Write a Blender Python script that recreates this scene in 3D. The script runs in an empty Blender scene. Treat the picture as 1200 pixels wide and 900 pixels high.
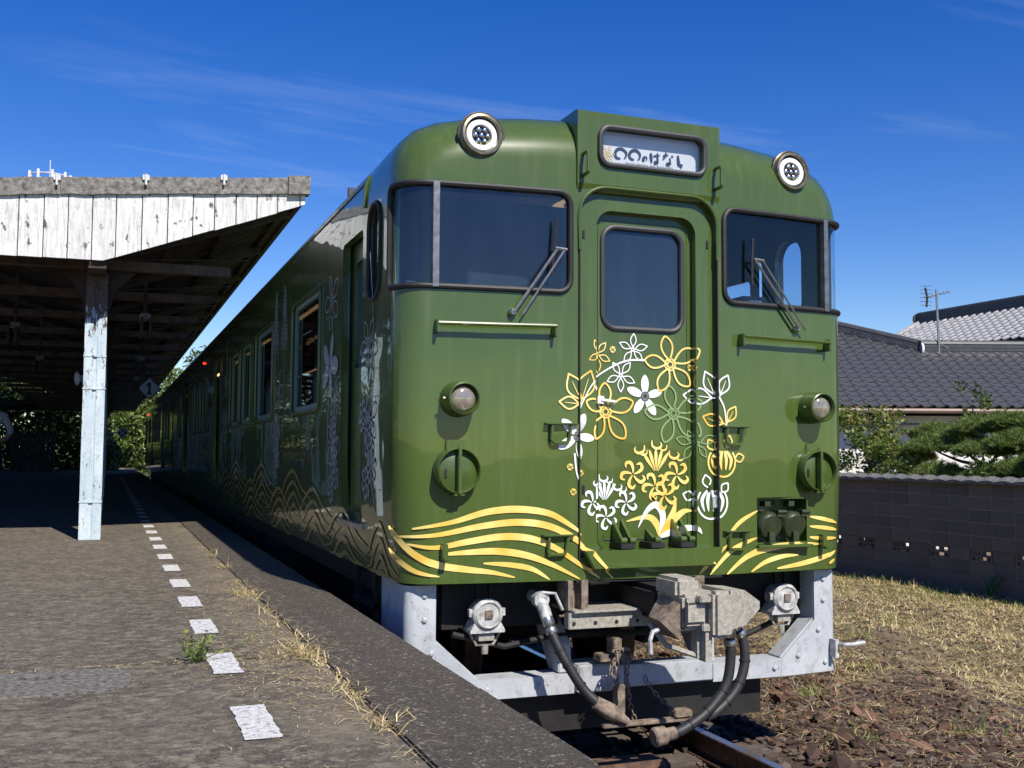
import bpy, bmesh, math, random, json
import numpy as np
from mathutils import Vector, Matrix
random.seed(7); rng = np.random.default_rng(11)
rad = math.radians
scene = bpy.context.scene
COL = scene.collection
# ------------------------------------------------------------ camera
YAW, PIT, ROL = rad(20.79), rad(3.77), rad(0.34)
Fv = Vector((math.sin(YAW)*math.cos(PIT), math.cos(YAW)*math.cos(PIT), math.sin(PIT)))
Rv = Vector((math.cos(YAW), -math.sin(YAW), 0)); Uv = Rv.cross(Fv)
R2 = Rv*math.cos(ROL)+Uv*math.sin(ROL); U2 = Uv*math.cos(ROL)-Rv*math.sin(ROL)
cd = bpy.data.cameras.new('camera'); cam = bpy.data.objects.new('camera', cd); COL.objects.link(cam)
M4 = Matrix((R2, U2, -Fv)).transposed().to_4x4(); M4.translation = Vector((-2.909, -5.413, 1.696))
cam.matrix_world = M4
cd.sensor_width = 36.0; cd.lens = 1244.6/1200*36; cd.clip_start = 0.05; cd.clip_end = 6000
scene.camera = cam
# ------------------------------------------------------------ sky, sun, exposure
SUN_EL, SUN_AZ = rad(46), rad(170.5)          # azimuth clockwise from +Y
world = bpy.data.worlds.new('World'); scene.world = world; world.use_nodes = True
nt = world.node_tree; nt.nodes.clear()
def nd(tree, t, **kw):
    n = tree.nodes.new(t)
    for k, v in kw.items():
        if k in n.inputs.keys(): n.inputs[k].default_value = v
        else: setattr(n, k, v)
    return n
out = nd(nt, 'ShaderNodeOutputWorld'); bg = nd(nt, 'ShaderNodeBackground')
sky = nd(nt, 'ShaderNodeTexSky', sky_type='NISHITA', sun_disc=False, sun_elevation=SUN_EL, sun_rotation=SUN_AZ,
         altitude=0, air_density=1.0, dust_density=0.03, ozone_density=3.0)
hsv = nd(nt, 'ShaderNodeHueSaturation'); hsv.inputs['Saturation'].default_value = 1.42; hsv.inputs['Hue'].default_value = 0.522
nt.links.new(sky.outputs[0], hsv.inputs['Color'])
tc = nd(nt, 'ShaderNodeTexCoord'); sep = nd(nt, 'ShaderNodeSeparateXYZ'); nt.links.new(tc.outputs['Generated'], sep.inputs[0])
def wmath(op, a, b):
    m = nd(nt, 'ShaderNodeMath', operation=op)
    for i, v in enumerate((a, b)):
        if isinstance(v, (int, float)): m.inputs[i].default_value = v
        elif v is not None: nt.links.new(v, m.inputs[i])
    return m.outputs[0]
zc = wmath('ADD', wmath('MAXIMUM', sep.outputs[2], 0.0), 0.12)          # thin high cirrus laid on a plane overhead
cmb = nd(nt, 'ShaderNodeCombineXYZ')
nt.links.new(wmath('DIVIDE', sep.outputs[0], zc), cmb.inputs[0]); nt.links.new(wmath('DIVIDE', sep.outputs[1], zc), cmb.inputs[1])
mp = nd(nt, 'ShaderNodeMapping'); mp.inputs['Rotation'].default_value = (0, 0, rad(-32)); mp.inputs['Scale'].default_value = (0.5, 1.9, 1); mp.inputs['Location'].default_value = (0.3, 0.2, 0.0)
nt.links.new(cmb.outputs[0], mp.inputs[0])
n1 = nd(nt, 'ShaderNodeTexNoise', Scale=1.3, Detail=9.0, Roughness=0.62, Distortion=0.7); nt.links.new(mp.outputs[0], n1.inputs['Vector'])
n2 = nd(nt, 'ShaderNodeTexNoise', Scale=0.55, Detail=2.0); nt.links.new(cmb.outputs[0], n2.inputs['Vector'])
r1 = nd(nt, 'ShaderNodeMapRange'); r1.inputs['From Min'].default_value = 0.55; r1.inputs['From Max'].default_value = 0.85; nt.links.new(n1.outputs[0], r1.inputs[0])
r2 = nd(nt, 'ShaderNodeMapRange'); r2.inputs['From Min'].default_value = 0.42; r2.inputs['From Max'].default_value = 0.62; nt.links.new(n2.outputs[0], r2.inputs[0])
cl = wmath('MULTIPLY', r1.outputs[0], r2.outputs[0])
mix = nd(nt, 'ShaderNodeMixRGB'); mix.inputs[2].default_value = (5.2, 6.0, 7.0, 1)
nt.links.new(wmath("MULTIPLY", cl, 0.38), mix.inputs[0]); nt.links.new(hsv.outputs[0], mix.inputs[1])
bg.inputs['Strength'].default_value = 0.106
nt.links.new(mix.outputs[0], bg.inputs[0]); nt.links.new(bg.outputs[0], out.inputs[0])
sl = bpy.data.lights.new('sun', 'SUN'); sl.energy = 5.0; sl.angle = rad(0.53); sl.color = (1.0, 0.94, 0.85)
so = bpy.data.objects.new('sun', sl); COL.objects.link(so)
sd = Vector((math.sin(SUN_AZ)*math.cos(SUN_EL), math.cos(SUN_AZ)*math.cos(SUN_EL), math.sin(SUN_EL)))
so.rotation_euler = sd.to_track_quat('Z', 'Y').to_euler(); so.location = (3, -12, 20)
vs = scene.view_settings
vs.view_transform = 'Standard'; vs.look = 'None'; vs.exposure = 0.35; vs.gamma = 1.0; vs.use_curve_mapping = False
scene.render.engine = 'CYCLES'
scene.cycles.max_bounces = 8; scene.cycles.transparent_max_bounces = 12
# ------------------------------------------------------------ materials
MATS = {}
def mat(name, col, rough=0.6, metal=0.0, var=0.0, scale=6.0, bump=0.0, bscale=40.0, coat=0.0, spec=0.5, col2=None, detail=6.0, attr=None, em=None, stretch=None):
    m = bpy.data.materials.new(name); m.use_nodes = True; t = m.node_tree
    b = t.nodes['Principled BSDF']
    b.inputs['Roughness'].default_value = rough; b.inputs['Metallic'].default_value = metal
    b.inputs['Specular IOR Level'].default_value = spec
    b.inputs['Coat Weight'].default_value = coat; b.inputs['Coat Roughness'].default_value = 0.03
    co = nd(t, 'ShaderNodeTexCoord'); src = co.outputs['Object']
    if stretch:
        mp = nd(t, 'ShaderNodeMapping'); mp.inputs['Scale'].default_value = stretch; t.links.new(src, mp.inputs[0]); src = mp.outputs[0]
    if attr:
        a = nd(t, 'ShaderNodeVertexColor', layer_name=attr); t.links.new(a.outputs[0], b.inputs['Base Color'])
    elif var or col2:
        n = nd(t, 'ShaderNodeTexNoise', Scale=scale, Detail=detail, Roughness=0.6); t.links.new(src, n.inputs['Vector'])
        r = nd(t, 'ShaderNodeValToRGB'); c2 = col2 or tuple(min(1, c*(1+var)) for c in col[:3]); c1 = col if col2 else tuple(c*(1-var) for c in col[:3])
        r.color_ramp.elements[0].position = 0.33; r.color_ramp.elements[1].position = 0.68
        r.color_ramp.elements[0].color = (*c1, 1); r.color_ramp.elements[1].color = (*c2, 1)
        t.links.new(n.outputs[0], r.inputs[0]); t.links.new(r.outputs[0], b.inputs['Base Color'])
    else:
        b.inputs['Base Color'].default_value = (*col[:3], 1)
    if bump:
        n = nd(t, 'ShaderNodeTexNoise', Scale=bscale, Detail=8.0, Roughness=0.65); t.links.new(src, n.inputs['Vector'])
        bp = nd(t, 'ShaderNodeBump'); bp.inputs['Strength'].default_value = bump; bp.inputs['Distance'].default_value = 0.02
        t.links.new(n.outputs[0], bp.inputs['Height']); t.links.new(bp.outputs[0], b.inputs['Normal'])
    if em:
        b.inputs['Emission Color'].default_value = (*em[:3], 1); b.inputs['Emission Strength'].default_value = em[3]
    MATS[name] = m; return m
def ramp(t, src, stops):
    r = nd(t, 'ShaderNodeValToRGB'); e = r.color_ramp.elements
    while len(e) < len(stops): e.new(0.5)
    for q, (p, c) in zip(e, stops): q.position = p; q.color = (*c, 1) if len(c) == 3 else c
    t.links.new(src, r.inputs[0]); return r.outputs[0]
def mixc(t, f, a, b, mode='MIX'):
    m = nd(t, 'ShaderNodeMixRGB', blend_type=mode)
    for i, v in enumerate((f, a, b)):
        if isinstance(v, (int, float)): m.inputs[i].default_value = v
        elif isinstance(v, tuple): m.inputs[i].default_value = (*v, 1)
        else: t.links.new(v, m.inputs[i])
    return m.outputs[0]
def noise(t, src, sc, det=6, ro=0.6, stretch=None):
    if stretch:
        mp = nd(t, 'ShaderNodeMapping'); mp.inputs['Scale'].default_value = stretch; t.links.new(src, mp.inputs[0]); src = mp.outputs[0]
    n = nd(t, 'ShaderNodeTexNoise', Scale=sc, Detail=float(det), Roughness=ro); t.links.new(src, n.inputs['Vector']); return n.outputs[0]
def begin(name, rough=0.8):
    m = bpy.data.materials.new(name); m.use_nodes = True; MATS[name] = m
    t = m.node_tree; b = t.nodes['Principled BSDF']; b.inputs['Roughness'].default_value = rough
    co = nd(t, 'ShaderNodeTexCoord'); return m, t, b, co.outputs['Object']
def bumpn(t, b, src, sc, strength, dist=0.02, det=8):
    bp = nd(t, 'ShaderNodeBump'); bp.inputs['Strength'].default_value = strength; bp.inputs['Distance'].default_value = dist
    t.links.new(noise(t, src, sc, det, 0.65), bp.inputs['Height']); t.links.new(bp.outputs[0], b.inputs['Normal'])

def paint(name, dark, light):
    m, t, b, s = begin(name, 0.32)
    c = ramp(t, noise(t, s, 1.1, 5), [(0.3, dark), (0.7, light)])
    streak = noise(t, s, 3.0, 6, 0.6, (6, 6, 0.5))
    c = mixc(t, ramp(t, streak, [(0.52, (0, 0, 0)), (0.8, (0.34,)*3)]), c, (0.15, 0.17, 0.085))
    c = mixc(t, ramp(t, noise(t, s, 55, 3), [(0.70, (0, 0, 0)), (0.78, (0.35,)*3)]), c, (0.03, 0.04, 0.02))
    t.links.new(c, b.inputs['Base Color'])
    b.inputs['Coat Weight'].default_value = 1.0; b.inputs['Coat IOR'].default_value = 1.47; b.inputs['Specular IOR Level'].default_value = 0.15
    t.links.new(ramp(t, noise(t, s, 2.2, 6), [(0.3, (0.012,)*3), (0.75, (0.045,)*3)]), b.inputs['Coat Roughness'])
    bp = nd(t, 'ShaderNodeBump'); bp.inputs['Strength'].default_value = 0.22; bp.inputs['Distance'].default_value = 0.03
    t.links.new(noise(t, s, 1.6, 2), bp.inputs['Height']); t.links.new(bp.outputs[0], b.inputs['Coat Normal'])
    return m
paint('green', (0.057, 0.093, 0.018), (0.069, 0.110, 0.022))
mat('green_plain', (0.060, 0.097, 0.018), 0.35, var=0.12, scale=9, coat=0.3)
mat('olive_dark', (0.032, 0.042, 0.018), 0.4, var=0.3, scale=15)
mat('rubber', (0.014, 0.014, 0.015), 0.6, var=0.3, scale=20)
mat('grey_gasket', (0.035, 0.038, 0.042), 0.55)
mat('steel', (0.42, 0.41, 0.38), 0.32, 0.85, var=0.25, scale=18)
mat('bezel', (0.20, 0.18, 0.13), 0.3, 0.7, var=0.35, scale=25)
mat('lens', (0.30, 0.27, 0.21), 0.10, 0.3, coat=1.0, var=0.3, scale=20)
mat('led_white', (0.74, 0.75, 0.75), 0.3)
mat('chrome', (0.7, 0.7, 0.7), 0.12, 1.0)
mat('gold', (0.78, 0.47, 0.06), 0.4, col2=(0.90, 0.74, 0.26), scale=5, detail=2, coat=0.4)
mat('white_print', (0.80, 0.81, 0.79), 0.45, var=0.05, coat=0.3)
mat('pale_print', (0.22, 0.33, 0.13), 0.45, coat=0.4)
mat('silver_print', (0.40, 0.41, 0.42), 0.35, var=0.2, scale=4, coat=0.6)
mat('mullion_metal', (0.22, 0.22, 0.215), 0.35, 0.7, var=0.3, scale=20)
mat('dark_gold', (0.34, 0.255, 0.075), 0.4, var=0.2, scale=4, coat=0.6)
mat('ink', (0.012, 0.013, 0.03), 0.6)
mat('ink_grey', (0.12, 0.12, 0.13), 0.6)
mat('dark_iron', (0.012, 0.011, 0.010), 0.75, var=0.4, scale=9, bump=0.2)
mat('iron_light', (0.36, 0.335, 0.28), 0.55, 0.1, var=0.28, scale=40, bump=0.3, bscale=60)
mat('hose', (0.022, 0.022, 0.023), 0.55, var=0.3, scale=15)
mat('white_iron', (0.42, 0.42, 0.40), 0.5, var=0.45, scale=24, bump=0.25)
mat('rust', (0.13, 0.075, 0.048), 0.85, var=0.45, scale=16, bump=0.4)
mat('sandy_iron', (0.20, 0.155, 0.115), 0.85, var=0.6, scale=22, bump=0.4)
mat('cab_dark', (0.045, 0.05, 0.055), 0.6)
mat('cab_green', (0.16, 0.24, 0.20), 0.5, var=0.1)
mat('interior', (0.030, 0.028, 0.026), 0.7)
mat('warm_lamp', (0.9, 0.7, 0.4), 0.5, em=(1.0, 0.62, 0.25, 1.6))
mat('red_lamp', (0.5, 0.02, 0.01), 0.4, em=(1.0, 0.05, 0.02, 1.2))
mat('sign_paper', (0.74, 0.76, 0.76), 0.6)
m, t, b, s = begin('skirt_white', 0.45)
c = ramp(t, noise(t, s, 3, 6), [(0.3, (0.36, 0.385, 0.41)), (0.7, (0.50, 0.52, 0.535))])
c = mixc(t, ramp(t, noise(t, s, 13, 7, 0.7, (1, 1, 0.6)), [(0.52, (0, 0, 0)), (0.68, (0.65,)*3)]), c, (0.22, 0.195, 0.165))
c = mixc(t, ramp(t, noise(t, s, 38, 4), [(0.64, (0, 0, 0)), (0.72, (0.8,)*3)]), c, (0.13, 0.09, 0.065))
t.links.new(c, b.inputs['Base Color']); bumpn(t, b, s, 30, 0.15)
def glass(name, tint, gl=1.0, dust_sheen=0.02):
    m = bpy.data.materials.new(name); m.use_nodes = True; MATS[name] = m; t = m.node_tree; t.nodes.clear()
    o = nd(t, 'ShaderNodeOutputMaterial'); tr = nd(t, 'ShaderNodeBsdfTransparent'); tr.inputs[0].default_value = (*tint, 1)
    g = nd(t, 'ShaderNodeBsdfGlossy'); g.inputs['Roughness'].default_value = 0.015; g.inputs[0].default_value = (0.95, 0.97, 1, 1)
    df = nd(t, 'ShaderNodeBsdfDiffuse'); df.inputs[0].default_value = (0.16, 0.25, 0.38, 1)  # dust film, tinted blue to paint in some sky reflection
    fr = nd(t, 'ShaderNodeFresnel'); ge = nd(t, 'ShaderNodeNewGeometry'); io = nd(t, 'ShaderNodeMath', operation='MULTIPLY_ADD'); io.inputs[1].default_value = 1/1.52-1.52; io.inputs[2].default_value = 1.52; t.links.new(ge.outputs['Backfacing'], io.inputs[0]); t.links.new(io.outputs[0], fr.inputs[0])
    mm = nd(t, 'ShaderNodeMath', operation='MULTIPLY'); mm.inputs[1].default_value = gl; t.links.new(fr.outputs[0], mm.inputs[0])
    co = nd(t, 'ShaderNodeTexCoord'); dn = ramp(t, noise(t, co.outputs['Object'], 2.0, 7, 0.6, (3, 3, 0.8)), [(0.3, (dust_sheen*0.7,)*3), (0.75, (dust_sheen*1.35,)*3)])
    a = nd(t, 'ShaderNodeMixShader'); t.links.new(dn, a.inputs[0]); t.links.new(tr.outputs[0], a.inputs[1]); t.links.new(df.outputs[0], a.inputs[2])
    c = nd(t, 'ShaderNodeMixShader'); t.links.new(mm.outputs[0], c.inputs[0]); t.links.new(a.outputs[0], c.inputs[1]); t.links.new(g.outputs[0], c.inputs[2])
    t.links.new(c.outputs[0], o.inputs[0])
glass('cab_glass', (0.58, 0.68, 0.76), 1.5, 0.05)
glass('clear_glass', (0.86, 0.92, 0.96), 1.0, 0.012)
glass('door_glass', (0.30, 0.36, 0.44), 1.3, 0.10)
glass('side_glass', (0.35, 0.36, 0.38), 0.9, 0.0)
glass('sign_glass', (0.94, 0.95, 0.96), 1.0, 0.03)
# ------------------------------------------------------------ mesh helpers
class MB:
    def __init__(s): s.v = []; s.f = []
    def add(s, vs, fs):
        o = len(s.v); s.v += [tuple(p) for p in vs]; s.f += [tuple(i+o for i in q) for q in fs]; return s
    def box(s, x0, x1, y0, y1, z0, z1):
        return s.add([(x0,y0,z0),(x1,y0,z0),(x1,y1,z0),(x0,y1,z0),(x0,y0,z1),(x1,y0,z1),(x1,y1,z1),(x0,y1,z1)],
                     [(0,3,2,1),(4,5,6,7),(0,1,5,4),(1,2,6,5),(2,3,7,6),(3,0,4,7)])
    def prism(s, poly, d0, d1, axis='y'):          # polygon in the plane across the axis
        n = len(poly)
        f = {'y': lambda p, d: (p[0], d, p[1]), 'x': lambda p, d: (d, p[0], p[1]), 'z': lambda p, d: (p[0], p[1], d)}[axis]
        vs = [f(p, d0) for p in poly]+[f(p, d1) for p in poly]
        return s.add(vs, [tuple(range(n-1, -1, -1)), tuple(range(n, 2*n))]+[(i, (i+1) % n, n+(i+1) % n, n+i) for i in range(n)])
    def tube(s, pts, r, n=8, closed=False, caps=True):
        pts = [Vector(p) for p in pts]; N = len(pts); rr = r if isinstance(r, (list, tuple)) else [r]*N
        prev = None; rings = []
        for i, p in enumerate(pts):
            a = pts[(i-1) % N] if (i or closed) else p; c = pts[(i+1) % N] if (i < N-1 or closed) else p
            tg = (c-a).normalized()
            if prev is None:
                up = Vector((0, 0, 1)) if abs(tg.z) < 0.9 else Vector((1, 0, 0)); u = tg.cross(up).normalized()
            else: u = (prev-tg*prev.dot(tg)).normalized()
            prev = u; w = tg.cross(u)
            rings.append([p+(u*math.cos(2*math.pi*k/n)+w*math.sin(2*math.pi*k/n))*rr[i] for k in range(n)])
        vs = [q for rg in rings for q in rg]; fs = []
        for i in range(N if closed else N-1):
            j = (i+1) % N
            for k in range(n): fs.append((i*n+k, i*n+(k+1) % n, j*n+(k+1) % n, j*n+k))
        if not closed and caps: fs += [tuple(range(n-1, -1, -1)), tuple((N-1)*n+k for k in range(n))]
        return s.add(vs, fs)
    def lathe(s, prof, o, ax, n=28, caps=True):               # prof = (distance along the axis, radius)
        o = Vector(o); ax = Vector(ax).normalized(); up = Vector((0, 0, 1)) if abs(ax.z) < 0.9 else Vector((1, 0, 0))
        u = ax.cross(up).normalized(); w = ax.cross(u); vs = []; fs = []
        for d, r in prof:
            for k in range(n): vs.append(o+ax*d+(u*math.cos(2*math.pi*k/n)+w*math.sin(2*math.pi*k/n))*max(r, 1e-4))
        for i in range(len(prof)-1):
            for k in range(n): fs.append((i*n+k, i*n+(k+1) % n, (i+1)*n+(k+1) % n, (i+1)*n+k))
        if caps: fs += [tuple(range(n-1, -1, -1)), tuple((len(prof)-1)*n+k for k in range(n))]
        return s.add(vs, fs)
    def mesh(s, name):
        me = bpy.data.meshes.new(name); me.from_pydata(s.v, [], s.f); me.validate(); me.update(); return me
def obj(name, mb, m, parent=None, smooth=False, bevel=0.0, fix=True):
    me = mb.mesh(name) if isinstance(mb, MB) else mb
    if fix or bevel:
        bm = bmesh.new(); bm.from_mesh(me)
        if fix: bmesh.ops.recalc_face_normals(bm, faces=bm.faces)
        if bevel: bmesh.ops.bevel(bm, geom=[e for e in bm.edges if e.calc_face_angle(0) > 0.5], offset=bevel, segments=2, affect='EDGES', clamp_overlap=True)
        bm.to_mesh(me); bm.free()
    o = bpy.data.objects.new(name, me); COL.objects.link(o)
    if m: me.materials.clear(); me.materials.append(MATS[m] if isinstance(m, str) else m)
    if smooth: me.polygons.foreach_set('use_smooth', [True]*len(me.polygons)); me.set_sharp_from_angle(angle=rad(40))
    if parent: o.parent = parent; o.matrix_parent_inverse = Matrix.Translation(-Vector(parent.location)) if parent.type == 'EMPTY' and parent.parent is None else Matrix()
    return o
def sub(name, mb, m, part, **k):                    # a sub-part: its parent part sits at the same origin
    o = obj(name, mb, m, None, **k); o.parent = part; return o
def tag(o, label, cat, group=None, kind=None):
    if label: o['label'] = label
    if cat: o['category'] = cat
    if group: o['group'] = group
    if kind: o['kind'] = kind
    return o
def thing(name, label, cat, loc=(0, 0, 0), group=None):
    o = bpy.data.objects.new(name, None); COL.objects.link(o); o.location = loc; o.empty_display_size = 0.2
    return tag(o, label, cat, group)
def inst(o, parent, loc, rot=None, scale=None, name=None):
    c = o.copy(); COL.objects.link(c)
    if name: c.name = name
    if parent: c.parent = parent
    c.location = loc
    if rot: c.rotation_euler = rot
    if scale: c.scale = scale
    return c
def catmull(P, n=8, closed=False):
    P = [np.array(p, float) for p in P]; N = len(P); o = []
    for i in range(N if closed else N-1):
        g = lambda k: P[k % N] if closed else P[min(max(k, 0), N-1)]
        a, b, c, d = g(i-1), g(i), g(i+1), g(i+2)
        for j in range(n):
            t = j/n; o.append(0.5*((2*b)+(c-a)*t+(2*a-5*b+4*c-d)*t*t+(3*b-a-3*c+d)*t**3))
    if not closed: o.append(P[-1])
    return o
def rrect(x0, x1, z0, z1, r, n=6):
    o = []
    rs = r if isinstance(r, (list, tuple)) else [r]*4          # corners: bl br tr tl
    for (cx, cz, a0), q in zip(((x0, z0, 180), (x1, z0, 270), (x1, z1, 0), (x0, z1, 90)), rs):
        if q <= 0: o.append((cx, cz)); continue
        px = cx+q if cx == x0 else cx-q; pz = cz+q if cz == z0 else cz-q
        for k in range(n+1):
            a = rad(a0+90*k/n); o.append((px+q*math.cos(a), pz+q*math.sin(a)))
    return o
RIB = [0]
def ribbon(mb, pts, wid, fm0):
    RIB[0] = (RIB[0]+1) % 9; lift = RIB[0]*0.00022      # overlapping prints lie on separate sheets
    def fmap(a, c):
        x, y, z = fm0(a, c); return (x-lift, y, z) if x < -1.3 and y > 0.3 else (x, y-lift, z)
    return ribbon_(mb, pts, wid, fmap)
def ribbon_(mb, pts, wid, fmap):                    # flat band of varying width laid on a surface
    N = len(pts); L = []; Rr = []
    for i in range(N):
        a = pts[max(i-1, 0)]; c = pts[min(i+1, N-1)]; d = np.array(c)-np.array(a); l = math.hypot(*d) or 1
        n = np.array((-d[1], d[0]))/l; w = wid(i/(N-1))/2
        L.append(fmap(*(pts[i]+n*w))); Rr.append(fmap(*(pts[i]-n*w)))
    mb.add(L+Rr, [(i, i+1, N+i+1, N+i) for i in range(N-1)])
def frame_plate(outer, inner, d0, d1, mb, axis='y'):   # plate with a hole; outlines have the same point count
    n = len(outer); f = {'y': lambda p, d: (p[0], d, p[1]), 'x': lambda p, d: (d, p[0], p[1])}[axis]
    vs = [f(p, d0) for p in outer]+[f(p, d0) for p in inner]+[f(p, d1) for p in outer]+[f(p, d1) for p in inner]; fs = []
    for i in range(n):
        j = (i+1) % n
        fs += [(i, j, n+j, n+i), (2*n+i, 3*n+i, 3*n+j, 2*n+j), (i, 2*n+i, 2*n+j, j), (n+i, n+j, 3*n+j, 3*n+i)]
    mb.add(vs, fs)
# ============================================================ railcar
TR = json.loads(r'''{"flowers":[["gs",[-0.297,2.27],[[-0.339,2.347],[-0.242,2.34],[-0.215,2.234],[-0.293,2.161],[-0.371,2.232]]],["ws",[-0.068,2.308],[[-0.061,2.402],[0.028,2.331],[-0.005,2.245],[-0.125,2.23],[-0.154,2.344]]],["ws",[-0.146,2.153],[[-0.084,2.231],[-0.197,2.227],[-0.235,2.116],[-0.146,2.056],[-0.055,2.113]]],["gb",[0.178,2.228],[[0.144,2.395],[0.348,2.317],[0.309,2.105],[0.106,2.07],[0.01,2.25]]],["gb",[-0.244,1.941],[[-0.249,2.108],[-0.067,2.003],[-0.12,1.79],[-0.325,1.78],[-0.389,1.996]]],["wf",[0.011,2.036],[[0.011,2.163],[0.124,2.068],[0.08,1.927],[-0.059,1.937],[-0.106,2.08]]],["wf",[-0.455,1.799],[[-0.397,1.926],[-0.337,1.785],[-0.43,1.664],[-0.573,1.727],[-0.552,1.892]]],["pb",[0.199,1.94],[[0.166,2.104],[0.361,2.013],[0.351,1.811],[0.137,1.769],[0.009,1.949]]],["ps",[0.331,1.763],[[0.294,1.843],[0.455,1.805],[0.388,1.683],[0.265,1.671],[0.214,1.794]]]],"gleaf":[[[-0.426,1.976],[[-0.513,2.147],[-0.359,2.172],[-0.569,1.989]]],[[0.506,1.877],[[0.365,1.924],[0.574,1.986]]]],"wleaf":[[[0.457,2.032],[[0.382,2.192],[0.521,2.172],[0.264,2.051]]]],"stems":[[[0.01,2.247],[-0.102,2.241],[-0.215,2.195],[-0.334,2.113],[-0.409,1.995],[-0.45,1.894]],[[-0.475,1.702],[-0.463,1.595],[-0.441,1.537]],[[0.457,2.04],[0.492,1.976],[0.506,1.886],[0.517,1.805]]],"buds":[["g",[0.485,1.656],[0.484,1.569],[[0.402,1.788],[0.529,1.814],[0.631,1.689]]],["w",[0.418,1.418],[0.417,1.322],[[0.381,1.582],[0.515,1.533],[0.261,1.468]]]],"balls":[["g",[-0.197,2.302]],["g",[0.312,2.214]],["g",[-0.502,1.626]],["g",[-0.425,1.592]],["g",[-0.482,1.488]],["w",[-0.314,2.075]]],"lily":[["g",[0.083,1.587],[[-0.068,1.583],[0.073,1.513],[0.219,1.579],[0.136,1.461]],[[-0.033,1.733],[0.096,1.761],[0.21,1.703]]],["w",[-0.249,1.425],[[-0.35,1.426],[-0.112,1.421],[-0.241,1.341]],[[-0.322,1.541],[-0.249,1.567],[-0.16,1.517]]]],"blades":[["g",[[0.108,1.221],[0.09,1.289],[0.028,1.337],[-0.112,1.313]]],["w",[[0.108,1.221],[0.127,1.343],[0.082,1.406],[0.019,1.368],[-0.034,1.276]]],["g",[[0.108,1.221],[0.163,1.303],[0.199,1.373],[0.213,1.449]]],["g",[[0.108,1.221],[0.19,1.31],[0.264,1.365],[0.323,1.368]]],["w",[[0.108,1.221],[0.208,1.255],[0.319,1.268],[0.356,1.236]]]],"wavesL":[[[-1.373,1.294],[-1.166,1.329],[-0.98,1.381],[-0.804,1.395],[-0.624,1.37],[-0.49,1.298],[-0.418,1.246]],[[-1.435,1.25],[-1.243,1.262],[-1.01,1.305],[-0.803,1.324],[-0.623,1.3],[-0.456,1.219],[-0.353,1.114],[-0.246,1.009]],[[-1.395,1.212],[-1.257,1.194],[-1.088,1.222],[-0.899,1.247],[-0.738,1.236],[-0.59,1.182],[-0.439,1.085],[-0.322,1.008]],[[-1.234,1.156],[-1.087,1.166],[-0.915,1.169],[-0.754,1.144],[-0.606,1.09],[-0.442,1.007]],[[-0.996,1.106],[-0.85,1.095],[-0.721,1.069],[-0.619,1.009]],[[-1.462,1.303],[-1.419,1.22],[-1.348,1.15],[-1.241,1.101],[-1.087,1.075],[-0.945,1.056],[-0.818,1.026]],[[-1.46,1.183],[-1.417,1.115],[-1.347,1.065],[-1.233,1.039]]],"wavesR":[[[0.315,1.009],[0.397,1.084],[0.516,1.176]],[[0.506,1.213],[0.598,1.302],[0.727,1.367]],[[0.386,1.003],[0.516,1.122],[0.617,1.173],[0.721,1.207]],[[0.505,1.001],[0.637,1.093],[0.783,1.138],[0.999,1.16],[1.214,1.155]],[[0.677,1.008],[0.782,1.062],[0.911,1.091],[1.032,1.095]],[[0.867,1.02],[1.064,1.043],[1.248,1.079],[1.331,1.11]],[[1.125,1.325],[1.252,1.305],[1.346,1.28]],[[1.124,1.265],[1.251,1.253],[1.345,1.238]],[[1.123,1.199],[1.226,1.189],[1.34,1.189]],[[1.27,1.034],[1.325,1.058]]],"sign":[[7,[[-0.17,3.415],[-0.194,3.416],[-0.204,3.44],[-0.19,3.465],[-0.163,3.472],[-0.136,3.457],[-0.132,3.435],[-0.146,3.415]]],[7,[[-0.082,3.416],[-0.105,3.422],[-0.112,3.443],[-0.098,3.465],[-0.07,3.473],[-0.046,3.457],[-0.043,3.435],[-0.056,3.416]]],[4,[[-0.013,3.432],[-0.018,3.415],[-0.025,3.424],[-0.018,3.437],[-0.004,3.441],[0.003,3.43],[-0.004,3.418]]],[7,[[0.028,3.468],[0.031,3.44],[0.034,3.41]]],[4,[[0.045,3.451],[0.066,3.455],[0.089,3.459]]],[5,[[0.072,3.473],[0.073,3.444],[0.072,3.415],[0.056,3.409],[0.056,3.42],[0.08,3.414]]],[4,[[0.109,3.459],[0.13,3.464],[0.145,3.468]]],[5,[[0.13,3.482],[0.122,3.456],[0.109,3.438]]],[5,[[0.166,3.464],[0.179,3.459]]],[5,[[0.155,3.453],[0.158,3.428],[0.148,3.408],[0.134,3.411],[0.145,3.421],[0.166,3.415]]],[8,[[0.21,3.472],[0.213,3.44],[0.217,3.418],[0.231,3.414],[0.242,3.419]]],[5,[[0.235,3.412],[0.228,3.398]]]],"signtxt":[[-0.143,3.385],[0.18,3.388]],"signwin":[[-0.325,3.568],[0.358,3.58],[-0.318,3.354],[0.356,3.347],[-0.298,3.43],[0.282,3.365]],"hoseR1":[[0.242,0.763],[0.248,0.619],[0.217,0.479],[0.125,0.37],[0.02,0.301],[-0.083,0.259],[-0.142,0.252]],"hoseR2":[[0.318,0.781],[0.372,0.692],[0.375,0.559],[0.315,0.432],[0.198,0.336],[0.107,0.304]]}''')
W, RS, RT, ZB, ZT = 1.47, 0.16, 0.30, 1.0, 3.68
HALF = [(1.425, ZB), (1.44, 1.15), (1.455, 1.35), (1.466, 1.55), (1.47, 1.8), (1.47, 2.2), (1.47, 2.6), (1.47, 3.0), (1.47, 3.2), (1.464, 3.30), (1.447, 3.385),
        (1.41, 3.46), (1.34, 3.53), (1.22, 3.585), (1.0, 3.63), (0.70, 3.658), (0.40, 3.672), (0.0, ZT)]
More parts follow.
